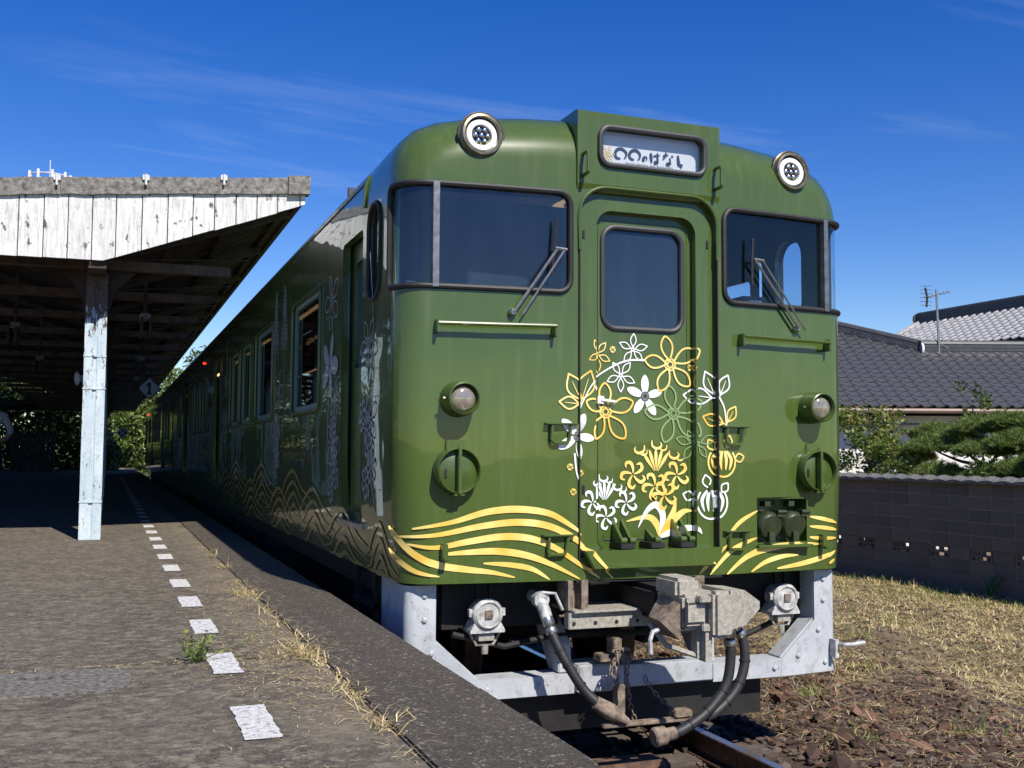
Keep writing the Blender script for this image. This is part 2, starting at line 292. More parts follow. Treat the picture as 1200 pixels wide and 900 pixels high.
PROF = [(-x, z) for x, z in HALF]+[(x, z) for x, z in reversed(HALF[:-1])]
def halfw(z): return float(np.interp(z, [h[1] for h in HALF[:9]], [h[0] for h in HALF[:9]]))
def bend(x): return 0.05*x*x
def front_y(x, z):                                 # front surface of the car at (x, z)
    a = abs(x); w = halfw(min(z, 3.2)); y = bend(x)
    if a > w-RS: d = min(a-(w-RS), RS); y += RS-math.sqrt(max(RS*RS-d*d, 0))
    return y
L1 = 20.9
def shell(y1):
    n = len(PROF)
    Rad = [float(np.interp(z, [3.1, 3.4], [RS, RT])) for x, z in PROF]
    rings = [[(x, y1, z) for x, z in PROF]]
    for yy in (12.0, 6.0, 2.5, 1.3): rings.append([(x, yy, z) for x, z in PROF])
    K = 8
    for k in range(K+1):
        ph = math.pi/2*k/K; rg = []
        for (x, z), r in zip(PROF, Rad):
            f_ = 1-math.cos(ph); yy = r*(1-math.sin(ph)); X = x*(1-f_*RS/W); Z = z if z < 3.05 else z+f_*(3.05+(z-3.05)*0.50-z)
            rg.append((X, yy+bend(X), Z))
        rings.append(rg)
    mb = MB(); vs = [p for r in rings for p in r]; fs = []; R = len(rings)
    for i in range(R-1):
        for k in range(n-1): fs.append((i*n+k, i*n+k+1, (i+1)*n+k+1, (i+1)*n+k))
    base = len(vs); last = (R-1)*n
    top = [k for k in range(n) if PROF[k][1] >= 3.29]            # roof points of the last ring
    bot = {}
    for k in top[1:-1]:
        x = rings[-1][k][0]; bot[k] = len(vs); vs.append((x, bend(x), ZB))
    bl, br = last, last+n-1
    fs.append(tuple([bl]+[last+k for k in range(1, top[1]+1)]+[bot[top[1]]])) 
    fs.append(tuple([bot[top[-2]]]+[last+k for k in range(top[-2], n-1)]+[br]))
    for a, c in zip(top[1:-2], top[2:-1]): fs.append((bot[a], last+a, last+c, bot[c]))
    fs.append(tuple(range(n-1, -1, -1)))                          # rear end
    # floor: strip between left and right bottom edges, front edge polyline
    left = [i*n for i in range(R)]; right = [i*n+n-1 for i in range(R)]
    fs.append(tuple(left+[bot[k] for k in top[1:-1]]+right[::-1]))
    mb.add(vs, fs); return mb
def cutter(mb):
    me = mb.mesh('cut'); bm = bmesh.new(); bm.from_mesh(me); bmesh.ops.recalc_face_normals(bm, faces=bm.faces); bm.to_mesh(me); bm.free(); return me
def do_bool(o, cuts, dbg=False):
    tmp = []
    for i, me in enumerate(cuts):
        c = bpy.data.objects.new('cut', me); COL.objects.link(c); tmp.append(c)
        md = o.modifiers.new('b%d' % i, 'BOOLEAN'); md.operation = 'DIFFERENCE'; md.solver = 'EXACT'; md.object = c
    bpy.context.view_layer.update()
    dg = bpy.context.evaluated_depsgraph_get(); me = bpy.data.meshes.new_from_object(o.evaluated_get(dg))
    o.modifiers.clear(); old = o.data; mats = list(old.materials); o.data = me
    for c in tmp: bpy.data.objects.remove(c)
CAR = thing('railcar', 'leading green railcar with gold waves and flowers printed on its front', 'train', (0, 10, 0))
_m = shell(L1).mesh('s'); _bm = bmesh.new(); _bm.from_mesh(_m); bmesh.ops.recalc_face_normals(_bm, faces=_bm.faces); bmesh.ops.triangulate(_bm, faces=[f for f in _bm.faces if len(f.verts) > 4]); _bm.to_mesh(_m); _bm.free()
_v = [tuple(v.co) for v in _m.vertices]; _f = [tuple(p.vertices) for p in _m.polygons]      # outer skin plus a slightly smaller inner skin
_i = [(x*0.966, 10.45+(y-10.45)*0.9952, 2.34+(z-2.34)*0.963) for x, y, z in _v]
body = obj('body_shell', MB().add(_v, _f).add(_i, [q[::-1] for q in _f]), 'green', CAR, fix=False)
SIDEWIN = [(2.35, 3.6), (4.75, 5.95), (6.4, 7.35), (7.5, 8.45), (12.0, 13.0), (13.2, 14.2), (14.4, 15.4), (18.3, 19.3)]
SIDEDOOR = [(9.5, 10.8), (16.2, 17.5)]
WZ0, WZ1 = 2.01, 2.93
DOORO = rrect(-0.445, 0.445, 1.12, 3.215, [0.005, 0.005, 0.17, 0.17], 8)
DOORI = rrect(-0.325, 0.325, 1.135, 3.10, [0.005, 0.005, 0.10, 0.10], 8)
cuts = []
CW0, CW1, CXI, CYE = 2.605, 3.172, 0.50, 0.30
for s in (-1, 1):
    p = rrect(CXI, 2.0, CW0, CW1, [0.075, 0, 0, 0.075]); p = [(s*x, z) for x, z in p]
    cuts.append(cutter(MB().prism(p, -0.6, CYE)))
cuts.append(cutter(MB().prism(DOORO, -0.5, 0.3)))
cuts.append(cutter(MB().prism(rrect(-0.335, 0.368, 3.342, 3.582, 0.06), -0.5, 0.16)))
cuts.append(cutter(MB().prism(rrect(0.725, 1.105, 1.165, 1.445, 0.01), -0.3, 0.35)))
for s in (-1, 1):
    ws = []
    for a, c in SIDEWIN: ws.append(rrect(a, c, WZ0, WZ1, 0.06))
    for a, c in SIDEDOOR: ws.append(rrect(a, c, 1.25, 3.08, 0.05))
    ws.append(rrect(0.52, 0.82, 2.60, 3.17, 0.13)); ws.append(rrect(0.98, 1.58, 1.27, 3.08, 0.04))
    for p in ws: cuts.append(cutter(MB().prism(p, s*1.3, s*1.7, 'x')))
do_bool(body, cuts)
body.data.polygons.foreach_set('use_smooth', [True]*len(body.data.polygons)); body.data.set_sharp_from_angle(angle=rad(28))
# --- wrap-round cab windows: map developed length s (from the centre outwards) to the surface
def dev(s_, z, off=0.0):
    w = W-RS; sg = 1 if s_ >= 0 else -1; a = abs(s_)
    if a <= w: x, y, nx, ny = a, bend(a), 0, -1
    elif a <= w+RS*math.pi/2: t_ = (a-w)/RS; x = w+RS*math.sin(t_); y = RS*(1-math.cos(t_))+bend(x); nx, ny = math.sin(t_), -math.cos(t_)
    else: x = W; y = RS+(a-w-RS*math.pi/2)+bend(W); nx, ny = 1, 0
    return (sg*(x+nx*off), y+ny*off, z)
SE = W-RS+RS*math.pi/2+(CYE-RS-bend(W))         # developed length at the rear end of the corner glass
for s in (-1, 1):
    outl = rrect(CXI, SE, CW0, CW1, [0.075, 0.05, 0.05, 0.075], 6)
    dense = []
    for i, p in enumerate(outl):
        q = outl[(i+1) % len(outl)]; L = math.dist(p, q); k = max(1, int(L/0.04))
        for j in range(k): dense.append((p[0]+(q[0]-p[0])*j/k, p[1]+(q[1]-p[1])*j/k))
    g = obj('window_gasket', MB().tube([dev(s*x, z, 0.004) for x, z in dense], 0.0165, 8, closed=True), 'rubber', CAR, smooth=True)
    for a, c, nm in ((CXI, 1.275, 'windscreen'), (1.275, SE, 'corner_glass')):
        mb = MB(); N = 14; vs = []
        for i in range(N+1):
            x = a+(c-a)*i/N; r0 = 0.0
            if nm == 'windscreen' and x < CXI+0.075: r0 = 0.075-math.sqrt(max(0.075**2-(CXI+0.075-x)**2, 0))
            vs += [dev(s*x, CW0+r0, -0.012), dev(s*x, CW1-r0, -0.012)]
        mb.add(vs, [(2*i, 2*i+2, 2*i+3, 2*i+1) for i in range(N)])
        obj(nm, mb, 'cab_glass' if s < 0 else 'clear_glass', CAR, smooth=True)
    mb = MB(); vs = []
    for z in (CW0-0.006, CW1+0.006):
        for x, o_ in ((1.252, -0.01), (1.258, 0.022), (1.292, 0.022), (1.298, -0.01)): vs.append(dev(s*x, z, o_))
    mb.add(vs, [(0, 1, 5, 4), (1, 2, 6, 5), (2, 3, 7, 6), (0, 4, 7, 3), (0, 3, 2, 1), (4, 5, 6, 7)])
    mu = obj('window_mullion', mb, 'mullion_metal', CAR)
    # headlamp on the forehead
    hx, hz, hy = s*1.02, 3.455, 0.045
    hl = obj('headlamp', MB().lathe([(-0.12, 0.128), (0.05, 0.128), (0.075, 0.126), (0.085, 0.118), (0.098, 0.116), (0.10, 0.104), (0.085, 0.098), (0.0, 0.098)], (hx, hy+0.09, hz), (0, -1, 0.06), 36, False), 'bezel', CAR, smooth=True)
    sub('reflector_ring', MB().lathe([(0.05, 0.090), (0.078, 0.090), (0.082, 0.086), (0.080, 0.060), (0.045, 0.058)], (hx, hy+0.09, hz), (0, -1, 0.06), 32, False), 'led_white', hl, smooth=True).matrix_parent_inverse = Matrix()
    mb = MB().lathe([(0.05, 0.060), (0.0615, 0.060)], (hx, hy+0.09, hz), (0, -1, 0.06), 20)
    sub('lamp_backing', mb, 'cab_dark', hl)
    for k in range(7):
        a = 2*math.pi*k/6; r = 0.036 if k < 6 else 0
        sub('light_cell', MB().lathe([(0.068, 0.016), (0.078, 0.014), (0.083, 0.006)], (hx+r*math.cos(a), hy+0.09, hz+r*math.sin(a)), (0, -1, 0.06), 10), 'chrome', hl, smooth=True)
    sub('sky_hood', MB().tube([(hx+0.132*math.cos(q), hy+0.02, hz+0.132*math.sin(q)) for q in [rad(k) for k in range(-10, 191, 10)]], 0.006, 6), 'bezel', hl, smooth=True)
    # marker lamp
    my = bend(1.15)
    ml = obj('marker_lamp', MB().lathe([(-0.03, 0.10), (0.09, 0.094), (0.115, 0.09), (0.13, 0.088), (0.135, 0.08), (0.115, 0.076), (0.09, 0.074)], (s*1.145, my, 1.99), (0, -1, 0), 32), 'green_plain', CAR, smooth=True)
    sub('lamp_lens', MB().lathe([(0.09, 0.0745), (0.105, 0.068), (0.118, 0.05), (0.125, 0.025), (0.127, 0.0)], (s*1.145, my, 1.99), (0, -1, 0), 28), 'lens', ml, smooth=True)
    sub('catch_pin', MB().lathe([(0, 0.009), (0.012, 0.009), (0.016, 0.004)], (s*1.145-0.092, my-0.075, 1.99), (-1, 0, 0), 8), 'bezel', ml)
    # round cover below
    cx, cz, cy = s*1.155, 1.605, bend(1.155)
    rc = obj('round_cover', MB().lathe([(-0.03, 0.117), (0.045, 0.116), (0.05, 0.110)], (cx, cy, cz), (0, -1, 0), 36), 'green_plain', CAR, smooth=True)
    sub('cover_rim', MB().lathe([(-0.02, 0.118), (0.0, 0.124), (0.078, 0.122), (0.084, 0.117), (0.078, 0.1125), (0.03, 0.1125)], (cx, cy, cz), (0, -1, 0), 36, False), 'green_plain', rc, smooth=True)
    sub('hinge_bar', MB().box(cx-0.009, cx+0.009, cy-0.098, cy-0.05, cz-0.125, cz+0.12).box(cx-0.03, cx+0.03, cy-0.085, cy-0.04, cz-0.135, cz-0.122), 'green_plain', rc, bevel=0.003)
    sub('hinge_pin', MB().lathe([(0, 0.007), (0.025, 0.007)], (cx+0.0, cy-0.066, cz+0.115), (0, 0, 1), 8), 'green_plain', rc)
    sub('keyhole', MB().box(cx-0.075, cx-0.06, cy-0.056, cy-0.045, cz-0.04, cz+0.012), 'rubber', rc, bevel=0.003)
    sub('hanger_plate', MB().box(cx-0.055, cx+0.06, cy-0.014, cy+0.02, cz+0.07, cz+0.165), 'green_plain', rc, bevel=0.004)
    # long grab rail under the window
    x0, x1 = s*0.605, s*1.268
    gr = obj('grab_rail', MB().tube([(x0, bend(x0)-0.055, 2.405), ((x0+x1)/2, bend((x0+x1)/2)-0.055, 2.40), (x1, bend(x1)-0.055, 2.398)], 0.011, 8), 'green_plain', CAR, smooth=True)
    for x in (x0, x1):
        sub('rail_foot', MB().box(x-0.008, x+0.008, bend(x)-0.06, bend(x)+0.01, 2.345, 2.418), 'green_plain', gr, bevel=0.003)
    # small steps beside the door
    for zz, xx in ((1.86, 0.56), (1.245, 0.575)):
        x = s*xx; y = bend(x); st = obj('foot_step', MB().box(x-0.095, x+0.095, y-0.038, y+0.012, zz, zz+0.010), 'green_plain', CAR, bevel=0.003)
        sub('step_bracket', MB().tube([(x-0.055, y-0.004, zz+0.003), (x-0.055, y-0.022, zz+0.003), (x-0.06, y-0.022, zz-0.085), (x-0.045, y-0.022, zz-0.10), (x+0.03, y-0.022, zz-0.10), (x+0.045, y-0.022, zz-0.085), (x+0.06, y-0.022, zz+0.003), (x+0.06, y-0.004, zz+0.003)], 0.0095, 6), 'green_plain', st)
    # upright grips beside the sign
    x = s*0.432
    obj('hand_grip', MB().tube([(x, 0.01, 3.40), (x, -0.07, 3.40), (x, -0.075, 3.39), (x, -0.075, 3.285), (x, -0.07, 3.275), (x, 0.01, 3.275)], 0.0105, 7), 'green_plain', CAR)
    # corner bracket over the wave
    x = s*1.215; y = bend(x)
    obj('corner_bracket', MB().box(x-0.016, x+0.016, y-0.045, y+0.01, 1.13, 1.215).box(x-0.016, x+0.016, y-0.075, y-0.045, 1.13, 1.145), 'green_plain', CAR, bevel=0.003)
    # wiper
    bx = 0.845 if s < 0 else 1.03; px, pz = s*bx, 2.475
    py = bend(px)-0.03
    tip = (-0.60, 2.835) if s < 0 else (0.70, 2.865)
    tx, tz = tip; ty = bend(tx)-0.045
    wp = obj('wiper', MB().lathe([(-0.05, 0.024), (0.01, 0.024), (0.025, 0.014)], (px, py+0.02, pz), (0, -1, 0), 14), 'steel', CAR, smooth=True)
    sub('wiper_arm', MB().tube([(px, py-0.01, pz), (tx, ty, tz)], 0.008, 6).tube([(px+0.05, py-0.01, pz-0.012), (tx+0.05, ty, tz+0.005)], 0.006, 6).tube([(tx-0.01, ty, tz+0.008), (tx+0.06, ty, tz+0.003)], 0.008, 6), 'steel', wp)
    if s < 0: sub('wiper_blade', MB().tube([(-0.625, ty+0.012, 2.69), (-0.612, ty+0.012, 2.83), (-0.60, ty+0.01, 3.01)], 0.008, 6), 'rubber', wp)
    else: sub('wiper_blade', MB().tube([(0.683, ty+0.012, 2.72), (0.683, ty+0.012, 2.86), (0.69, ty+0.01, 3.00)], 0.009, 6), 'rubber', wp)
    # cowl behind each side of the cab
    obj('cab_console', MB().box(s*0.55, s*1.38, 0.42, 0.85, 1.3, 2.56), 'cab_green' if s > 0 else 'cab_dark', CAR, bevel=0.02)
obj('instrument_box', MB().box(0.95, 1.18, 0.5, 0.66, 2.56, 2.74), 'cab_dark', CAR, bevel=0.01)
obj('display_screen', MB().box(0.99, 1.08, 0.488, 0.499, 2.62, 2.71), 'sign_paper', CAR)
obj('cab_cabinet', MB().box(-0.98, -0.58, 0.40, 0.62, 2.56, 2.76), 'rubber', CAR, bevel=0.01)
obj('driver_seat', MB().box(0.75, 1.2, 1.25, 1.4, 1.9, 2.85).box(0.72, 1.22, 1.0, 1.4, 1.75, 1.9), 'cab_green', CAR, bevel=0.04)
obj('cab_curtain', MB().box(-1.40, -1.25, 0.5, 0.56, 2.5, 3.3), 'cab_dark', CAR, bevel=0.01)
# --- sign box on the forehead
mb = MB(); xs = [-0.465, -0.3, 0, 0.3, 0.465]
zt = lambda x: 3.652
sgo = rrect(-0.325, 0.358, 3.352, 3.572, 0.06)
front = [(-0.465, 3.225), (0.465, 3.225), (0.465, 3.645), (-0.465, 3.645)]
mb.prism([(0.012, 3.195), (-0.003, 3.235), (-0.004, 3.655), (0.03, 3.662), (0.75, 3.665), (0.75, 3.4), (0.3, 3.222)], -0.465, 0.465, 'x')
sb = obj('sign_box', mb, 'green', CAR)
do_bool(sb, [cutter(MB().prism(sgo, -0.2, 0.10))])
bm = bmesh.new(); bm.from_mesh(sb.data); bm.to_mesh(sb.data); bm.free()
fr_ = [(x, -0.012, z) for x, z in sgo]
sub('sign_gasket', MB().tube(fr_, 0.016, 8, closed=True), 'grey_gasket', sb, smooth=True)
sub('sign_panel', MB().box(-0.32, 0.353, 0.05, 0.06, 3.356, 3.568), 'sign_paper', sb)
sub('sign_glass', MB().prism(rrect(-0.322, 0.355, 3.355, 3.569, 0.058), 0.004, 0.008), 'sign_glass', sb)
mb = MB(); k = 0.0022
for w_, pts in TR['sign']:
    pts = [(x+0.0, z) for x, z in pts]
    ribbon(mb, catmull(pts, 6), lambda t_, w_=w_: w_*k*(0.45+0.75*math.sin(math.pi*min(1, t_*0.9+0.1))), lambda x, z: (x, 0.046, z))
sub('sign_lettering', mb, 'ink', sb)
cu = bpy.data.curves.new('txt', 'FONT'); cu.body = 'marumaru no hanashi'; cu.size = 0.030; cu.space_character = 1.18; cu.align_x = 'CENTER'
to = bpy.data.objects.new('txt', cu); COL.objects.link(to); bpy.context.view_layer.update()
me = bpy.data.meshes.new_from_object(to.evaluated_get(bpy.context.evaluated_depsgraph_get())); bpy.data.objects.remove(to)
me.transform(Matrix.Translation((0.02, 0.046, 3.382)) @ Matrix.Rotation(rad(90), 4, 'X'))
sub('sign_romaji', me, 'ink_grey', sb, fix=False)
mb = MB()
for k in range(26):
    a = k*2.4; r = 0.012+0.0016*k; x, z = -0.265+r*1.1*math.cos(a), 3.425+r*math.sin(a)
    ribbon(mb, [np.array((x+0.009*math.cos(q), z+0.009*math.sin(q))) for q in np.linspace(a, a+4.5, 8)], lambda t_: 0.004, lambda x, z: (x, 0.047, z))
sub('sign_flower', mb, 'gold', sb)
# --- gangway door
mb = MB(); frame_plate(DOORO, DOORI, 0.045, 0.12, mb)
ds = obj('door_surround', mb, 'green', CAR)
dwo = rrect(-0.262, 0.262, 2.425, 3.02, 0.085, 8)
mb = MB(); frame_plate(rrect(-0.325, 0.325, 1.135, 3.10, [0.005, 0.005, 0.10, 0.10], 8), dwo, 0.098, 0.125, mb)
gd = obj('gangway_door', mb, 'green', CAR)
sub('door_window_gasket', MB().tube([(x, 0.098, z) for x, z in dwo], 0.0165, 8, closed=True), 'grey_gasket', gd, smooth=True)
sub('door_window', MB().prism(rrect(-0.262, 0.262, 2.425, 3.02, 0.083), 0.110, 0.113), 'door_glass', gd)
mb = MB(); frame_plate(rrect(-0.292, 0.297, 1.16, 3.06, 0.06, 6), rrect(-0.286, 0.291, 1.166, 3.054, 0.055, 6), 0.093, 0.10, mb)
sub('door_panel_edge', mb, 'green_plain', gd)
sub('door_handle', MB().box(-0.30, -0.26, 0.075, 0.117, 1.985, 2.03).tube([(-0.28, 0.078, 2.008), (-0.20, 0.065, 1.998), (-0.19, 0.08, 1.995)], 0.010, 8), 'white_print', gd, bevel=0.004)
arch = [(x, -0.004+bend(x), z) for x, z in DOORO if z > 3.0]
obj('door_drip_rail', MB().tube([(0.447, 0.0, 2.85)]+[(x*1.012, y, z+0.006) for x, y, z in arch]+[(-0.447, 0.0, 2.85)], 0.009, 6), 'green_plain', CAR, smooth=True)
for s in (-1, 1):
    obj('door_seal', MB().box(s*0.4475-0.0035, s*0.4475+0.0035, -0.003, 0.03, 1.12, 2.95), 'rubber', CAR)
    for zz in (2.95, 1.50): obj('seal_slot', MB().box(s*0.405-0.009, s*0.405+0.009, 0.037, 0.046, zz-0.025, zz+0.025), 'rubber', CAR, bevel=0.004)
mb = MB().prism([(-0.44, 1.165), (-0.38, 1.06), (0.40, 1.06), (0.445, 1.165)], -0.055, 0.125)
si = obj('door_sill', mb, 'green', CAR, bevel=0.006)
obj('sill_gap', MB().box(-0.46, 0.47, 0.012, 0.045, 0.985, 1.09), 'rubber', CAR)
for x in (-0.17, 0.02, 0.21):
    hg = obj('flap_hinge', MB().box(x-0.045, x+0.045, -0.05, 0.11, 1.168, 1.20), 'rubber', CAR, bevel=0.004)
    for dx in ((-0.025, 0.03) if abs(x-0.02) > 0.05 else (0.0,)):
        h = 0.13 if abs(x-0.02) > 0.05 else 0.07
        sub('hinge_arm', MB().prism([(0.0, 1.195), (-0.045, 1.20), (0.10, 1.20+h), (0.112, 1.195)], x+dx-0.008, x+dx+0.008, 'x'), 'green_plain', hg)
        sub('hinge_boss', MB().lathe([(-0.018, 0.018), (0.018, 0.018)], (x+dx, -0.035, 1.215), (1, 0, 0), 10), 'green_plain', hg, smooth=True)
obj('flap_plate', MB().tube([(-0.255, 0.108, 1.30), (-0.255, 0.10, 1.21), (0.23, 0.10, 1.21)], 0.006, 6), 'rubber', CAR)
obj('roof_pipe', MB().lathe([(0, 0.05), (0.16, 0.05), (0.165, 0.046)], (-0.40, 0.95, 3.62), (0, 0, 1), 18), 'steel', CAR, smooth=True)
# --- jumper sockets
mb = MB(); o_ = rrect(0.725, 1.105, 1.165, 1.445, 0.01)
jb = obj('jumper_recess', MB().box(0.735, 1.10, 0.19, 0.21, 1.17, 1.44).box(0.727, 0.735, 0.05, 0.2, 1.167, 1.443).box(1.096, 1.104, 0.05, 0.2, 1.167, 1.443).box(0.735, 1.096, 0.05, 0.2, 1.167, 1.175).box(0.735, 1.096, 0.05, 0.2, 1.435, 1.443), 'green_plain', CAR)
sub('recess_lip', MB().box(0.72, 1.11, 0.0, 0.06, 1.145, 1.163), 'green_plain', jb, bevel=0.003)
for x in (0.815, 0.985):
    js = sub('jumper_socket', MB().lathe([(0, 0.05), (0.05, 0.055), (0.09, 0.078), (0.13, 0.086), (0.15, 0.084), (0.165, 0.07), (0.17, 0.0)], (x, 0.17, 1.31), (0, -1, -0.25), 24).box(x-0.02, x+0.02, 0.0, 0.06, 1.185, 1.24).box(x+0.03, x+0.09, -0.01, 0.05, 1.33, 1.37).lathe([(0, 0.012), (0.06, 0.012)], (x+0.03, -0.01, 1.36), (1, 0, 0), 8).box(x-0.01, x+0.03, 0.06, 0.12, 1.39, 1.42), 'olive_dark', jb, smooth=True)
# --- flower and wave prints laid on the front
def fmap(x, z):
    y = front_y(x, z)
    if 1.166 < z < 3.21 and abs(x) < 0.445: y = 0.045 if abs(x) > 0.325 else 0.098
    if 1.06 < z <= 1.166 and abs(x) < 0.40: y = -0.055
    if abs(x) > halfw(min(z, 3.2))-RS: x += 0.005*(1 if x > 0 else -1); y -= 0.003
    return (x, y-0.0035, z)
MC = {'g': 'gold', 'w': 'white_print', 'p': 'pale_print'}
def petal(mb, c, tip, wr, sw, kind, fm):
    c = np.array(c); d = np.array(tip)-c; L = np.linalg.norm(d); u = d/L; n = np.array((-u[1], u[0])); w = L*wr
    prof = (lambda t_: math.sin(math.pi*t_**1.25)**0.75) if kind == 'b' else (lambda t_: math.sin(math.pi*t_)**1.2*1.0) if kind == 's' else (lambda t_: math.sin(math.pi*t_**1.15)**0.7)
    if kind == 'f':
        pts = [c+u*L*(0.1+0.9*t_) for t_ in np.linspace(0, 1, 16)]
        ribbon(mb, pts, lambda t_: 2*w*math.sin(math.pi*(0.12+0.88*t_)**1.3)**0.62, fm)
        return
    T = np.linspace(0, 1, 18)
    side = [c+u*L*(0.14+0.86*t_)+n*w*prof(t_) for t_ in T]; other = [c+u*L*(0.14+0.86*t_)-n*w*prof(t_) for t_ in T]
    for sd_ in (side, other): ribbon(mb, sd_, lambda t_: sw, fm)
def rosette(mb, c, r, sw, fm):
    ring = lambda cc, rr, w_: ribbon(mb, [np.array((cc[0]+rr*math.cos(a), cc[1]+rr*math.sin(a))) for a in np.linspace(0, 2*math.pi, 17)], lambda t_: w_, fm)
    ring(c, r, sw); ring(c, r*0.45, sw*0.8)
    for k in range(8): ring((c[0]+r*0.72*math.cos(k*math.pi/4), c[1]+r*0.72*math.sin(k*math.pi/4)), r*0.17, sw*0.6)
def disc(mb, c, r, fm):
    ribbon(mb, [np.array((c[0]-r+2*r*t_, c[1])) for t_ in np.linspace(0, 1, 12)], lambda t_: 2*r*math.sqrt(max(1-(2*t_-1)**2, 0.003)), fm)
deeper = lambda d: (lambda x, z: (fmap(x, z)[0], fmap(x, z)[1]-d, z))
for i, (k, c, tips) in enumerate(TR['flowers']):
    mb = MB(); kind = k[1]; fm = deeper(0.0006*(i % 5))
    for tp in tips: petal(mb, c, tp, {'b': 0.22, 's': 0.19, 'f': 0.20}[kind], 0.011 if kind == 'b' else 0.0065, kind, fm)
    fl = obj('flower_print', mb, MC[k[0]], CAR, fix=False)
    if kind == 'b':
        mb = MB(); rosette(mb, c, 0.036, 0.007, fm); sub('flower_centre', mb, MC[k[0]], fl, fix=False)
    elif kind == 's':
        mb = MB(); rosette(mb, c, 0.012, 0.004, fm); sub('flower_centre', mb, MC[k[0]], fl, fix=False)
    else:
        mb = MB(); rosette(mb, c, 0.026, 0.006, deeper(0.004)); sub('flower_centre', mb, 'ink_grey', fl, fix=False)
def leafo(mb, b_, tp, fm, wr=0.24, sw=0.010):
    petal(mb, b_, tp, wr, sw, 's', fm)
    b_ = np.array(b_); d = np.array(tp)-b_; ribbon(mb, [b_+d*t_ for t_ in np.linspace(0, 0.75, 6)], lambda t_: sw*0.8*(1-0.6*t_), fm)
for key, m_ in (('gleaf', 'gold'), ('wleaf', 'white_print')):
    for b_, tips in TR[key]:
        mb = MB()
        for tp in tips: leafo(mb, b_, tp, fmap)
        obj('leaf_print', mb, m_, CAR, fix=False)
for st in TR['stems']:
    mb = MB(); ribbon(mb, catmull(st, 8), lambda t_: 0.012*(1-0.5*t_), deeper(0.001)); obj('stem_print', mb, 'white_print', CAR, fix=False)
for k, c, bt, sep_ in TR['buds']:
    mb = MB(); r = abs(c[1]-bt[1])
    ribbon(mb, [np.array((c[0]+r*0.95*math.cos(a), c[1]+r*math.sin(a))) for a in np.linspace(rad(-220), rad(40), 26)], lambda t_: 0.012, fmap)
    for tp in sep_: petal(mb, (c[0]*0.55+tp[0]*0.45, c[1]*0.55+tp[1]*0.45), tp, 0.3, 0.010, 's', fmap)
    for dx in (-0.5, -0.18, 0.18, 0.5):
        ribbon(mb, catmull([(c[0]+dx*r*0.5, c[1]+r*0.75), (c[0]+dx*r*1.25, c[1]+r*0.15), (c[0]+dx*r*0.9, c[1]-r*0.55)], 6), lambda t_: 0.022*math.sin(math.pi*(0.15+0.8*t_)), fmap)
    obj('bud_print', mb, MC[k], CAR, fix=False)
for k, c in TR['balls']:
    mb = MB(); disc(mb, c, 0.019, fmap); bl_ = obj('berry_print', mb, MC[k], CAR, fix=False)
    mb = MB()
    for a in (0.4, 2.3): ribbon(mb, [np.array((c[0]+t_*0.017*math.cos(a), c[1]+t_*0.017*math.sin(a))) for t_ in (-1, 0, 1)], lambda t_: 0.004, deeper(0.002))
    sub('berry_line', mb, 'green_plain', bl_, fix=False)
def pinwheel(mb, c, r, n, fm):
    for k in range(n):
        a = 2*math.pi*k/n+0.3
        P = [(c[0]+r*q*math.cos(a+w_), c[1]+r*q*math.sin(a+w_)) for q, w_ in ((0.10, 0), (0.55, 0.05), (0.98, 0.25), (1.12, 0.62), (0.86, 0.88))]
        ribbon(mb, catmull(P, 5), lambda t_: r*0.30*math.sin(math.pi*(0.06+0.86*t_)), fm)
def curl(mb, c, r, flip, fm):
    P = [(c[0]+flip*r*1.2*math.cos(a)*(1-0.12*i), c[1]+r*math.sin(a)*(1-0.12*i)) for i, a in enumerate(np.linspace(rad(150), rad(400), 6))]
    ribbon(mb, catmull(P, 5), lambda t_: r*0.42*math.sin(math.pi*(0.12+0.85*t_)), fm)
for k, c, pins, curls in TR['lily']:
    mb = MB(); q = 1.0 if k == 'g' else 0.86
    for j, a in enumerate((125, 108, 91, 74, 57)):
        L = 0.145*q; d = np.array((math.cos(rad(a)), math.sin(rad(a))))
        ribbon(mb, [np.array(c)+d*L*t_ for t_ in np.linspace(0.12, 1, 9)], lambda t_: 0.018*q*(0.15+math.sin(math.pi*t_**1.4*0.93)), deeper(0.0005*j))
    for p_ in pins: pinwheel(mb, p_, 0.070*q, 5, deeper(0.002))
    for j, p_ in enumerate(curls):
        curl(mb, p_, 0.038*q, 1 if j != 0 else -1, fmap); curl(mb, (p_[0]+0.03*q, p_[1]-0.02*q), 0.026*q, -1, fmap)
    obj('spider_lily_print', mb, MC[k], CAR, fix=False)
for j, (k, pts) in enumerate(TR['blades']):
    mb = MB(); ribbon(mb, catmull(pts, 8), lambda t_: 0.042*math.sin(math.pi*(0.08+0.9*t_**0.8)), deeper(0.0006*j)); obj('blade_print', mb, MC[k], CAR, fix=False)
for key in ('wavesL', 'wavesR'):
    for j, pts in enumerate(TR[key]):
        L = sum(math.dist(a, c) for a, c in zip(pts, pts[1:]))
        wmax = 0.038*min(1, 0.45+L/1.2)
        mb = MB(); cm = catmull(pts, 10)
        ribbon(mb, cm, lambda t_: wmax*max(0.05, math.sin(math.pi*min(1, max(0.0, 0.04+0.94*t_)))**0.75), fmap)
        obj('wave_print', mb, 'gold', CAR, fix=False)
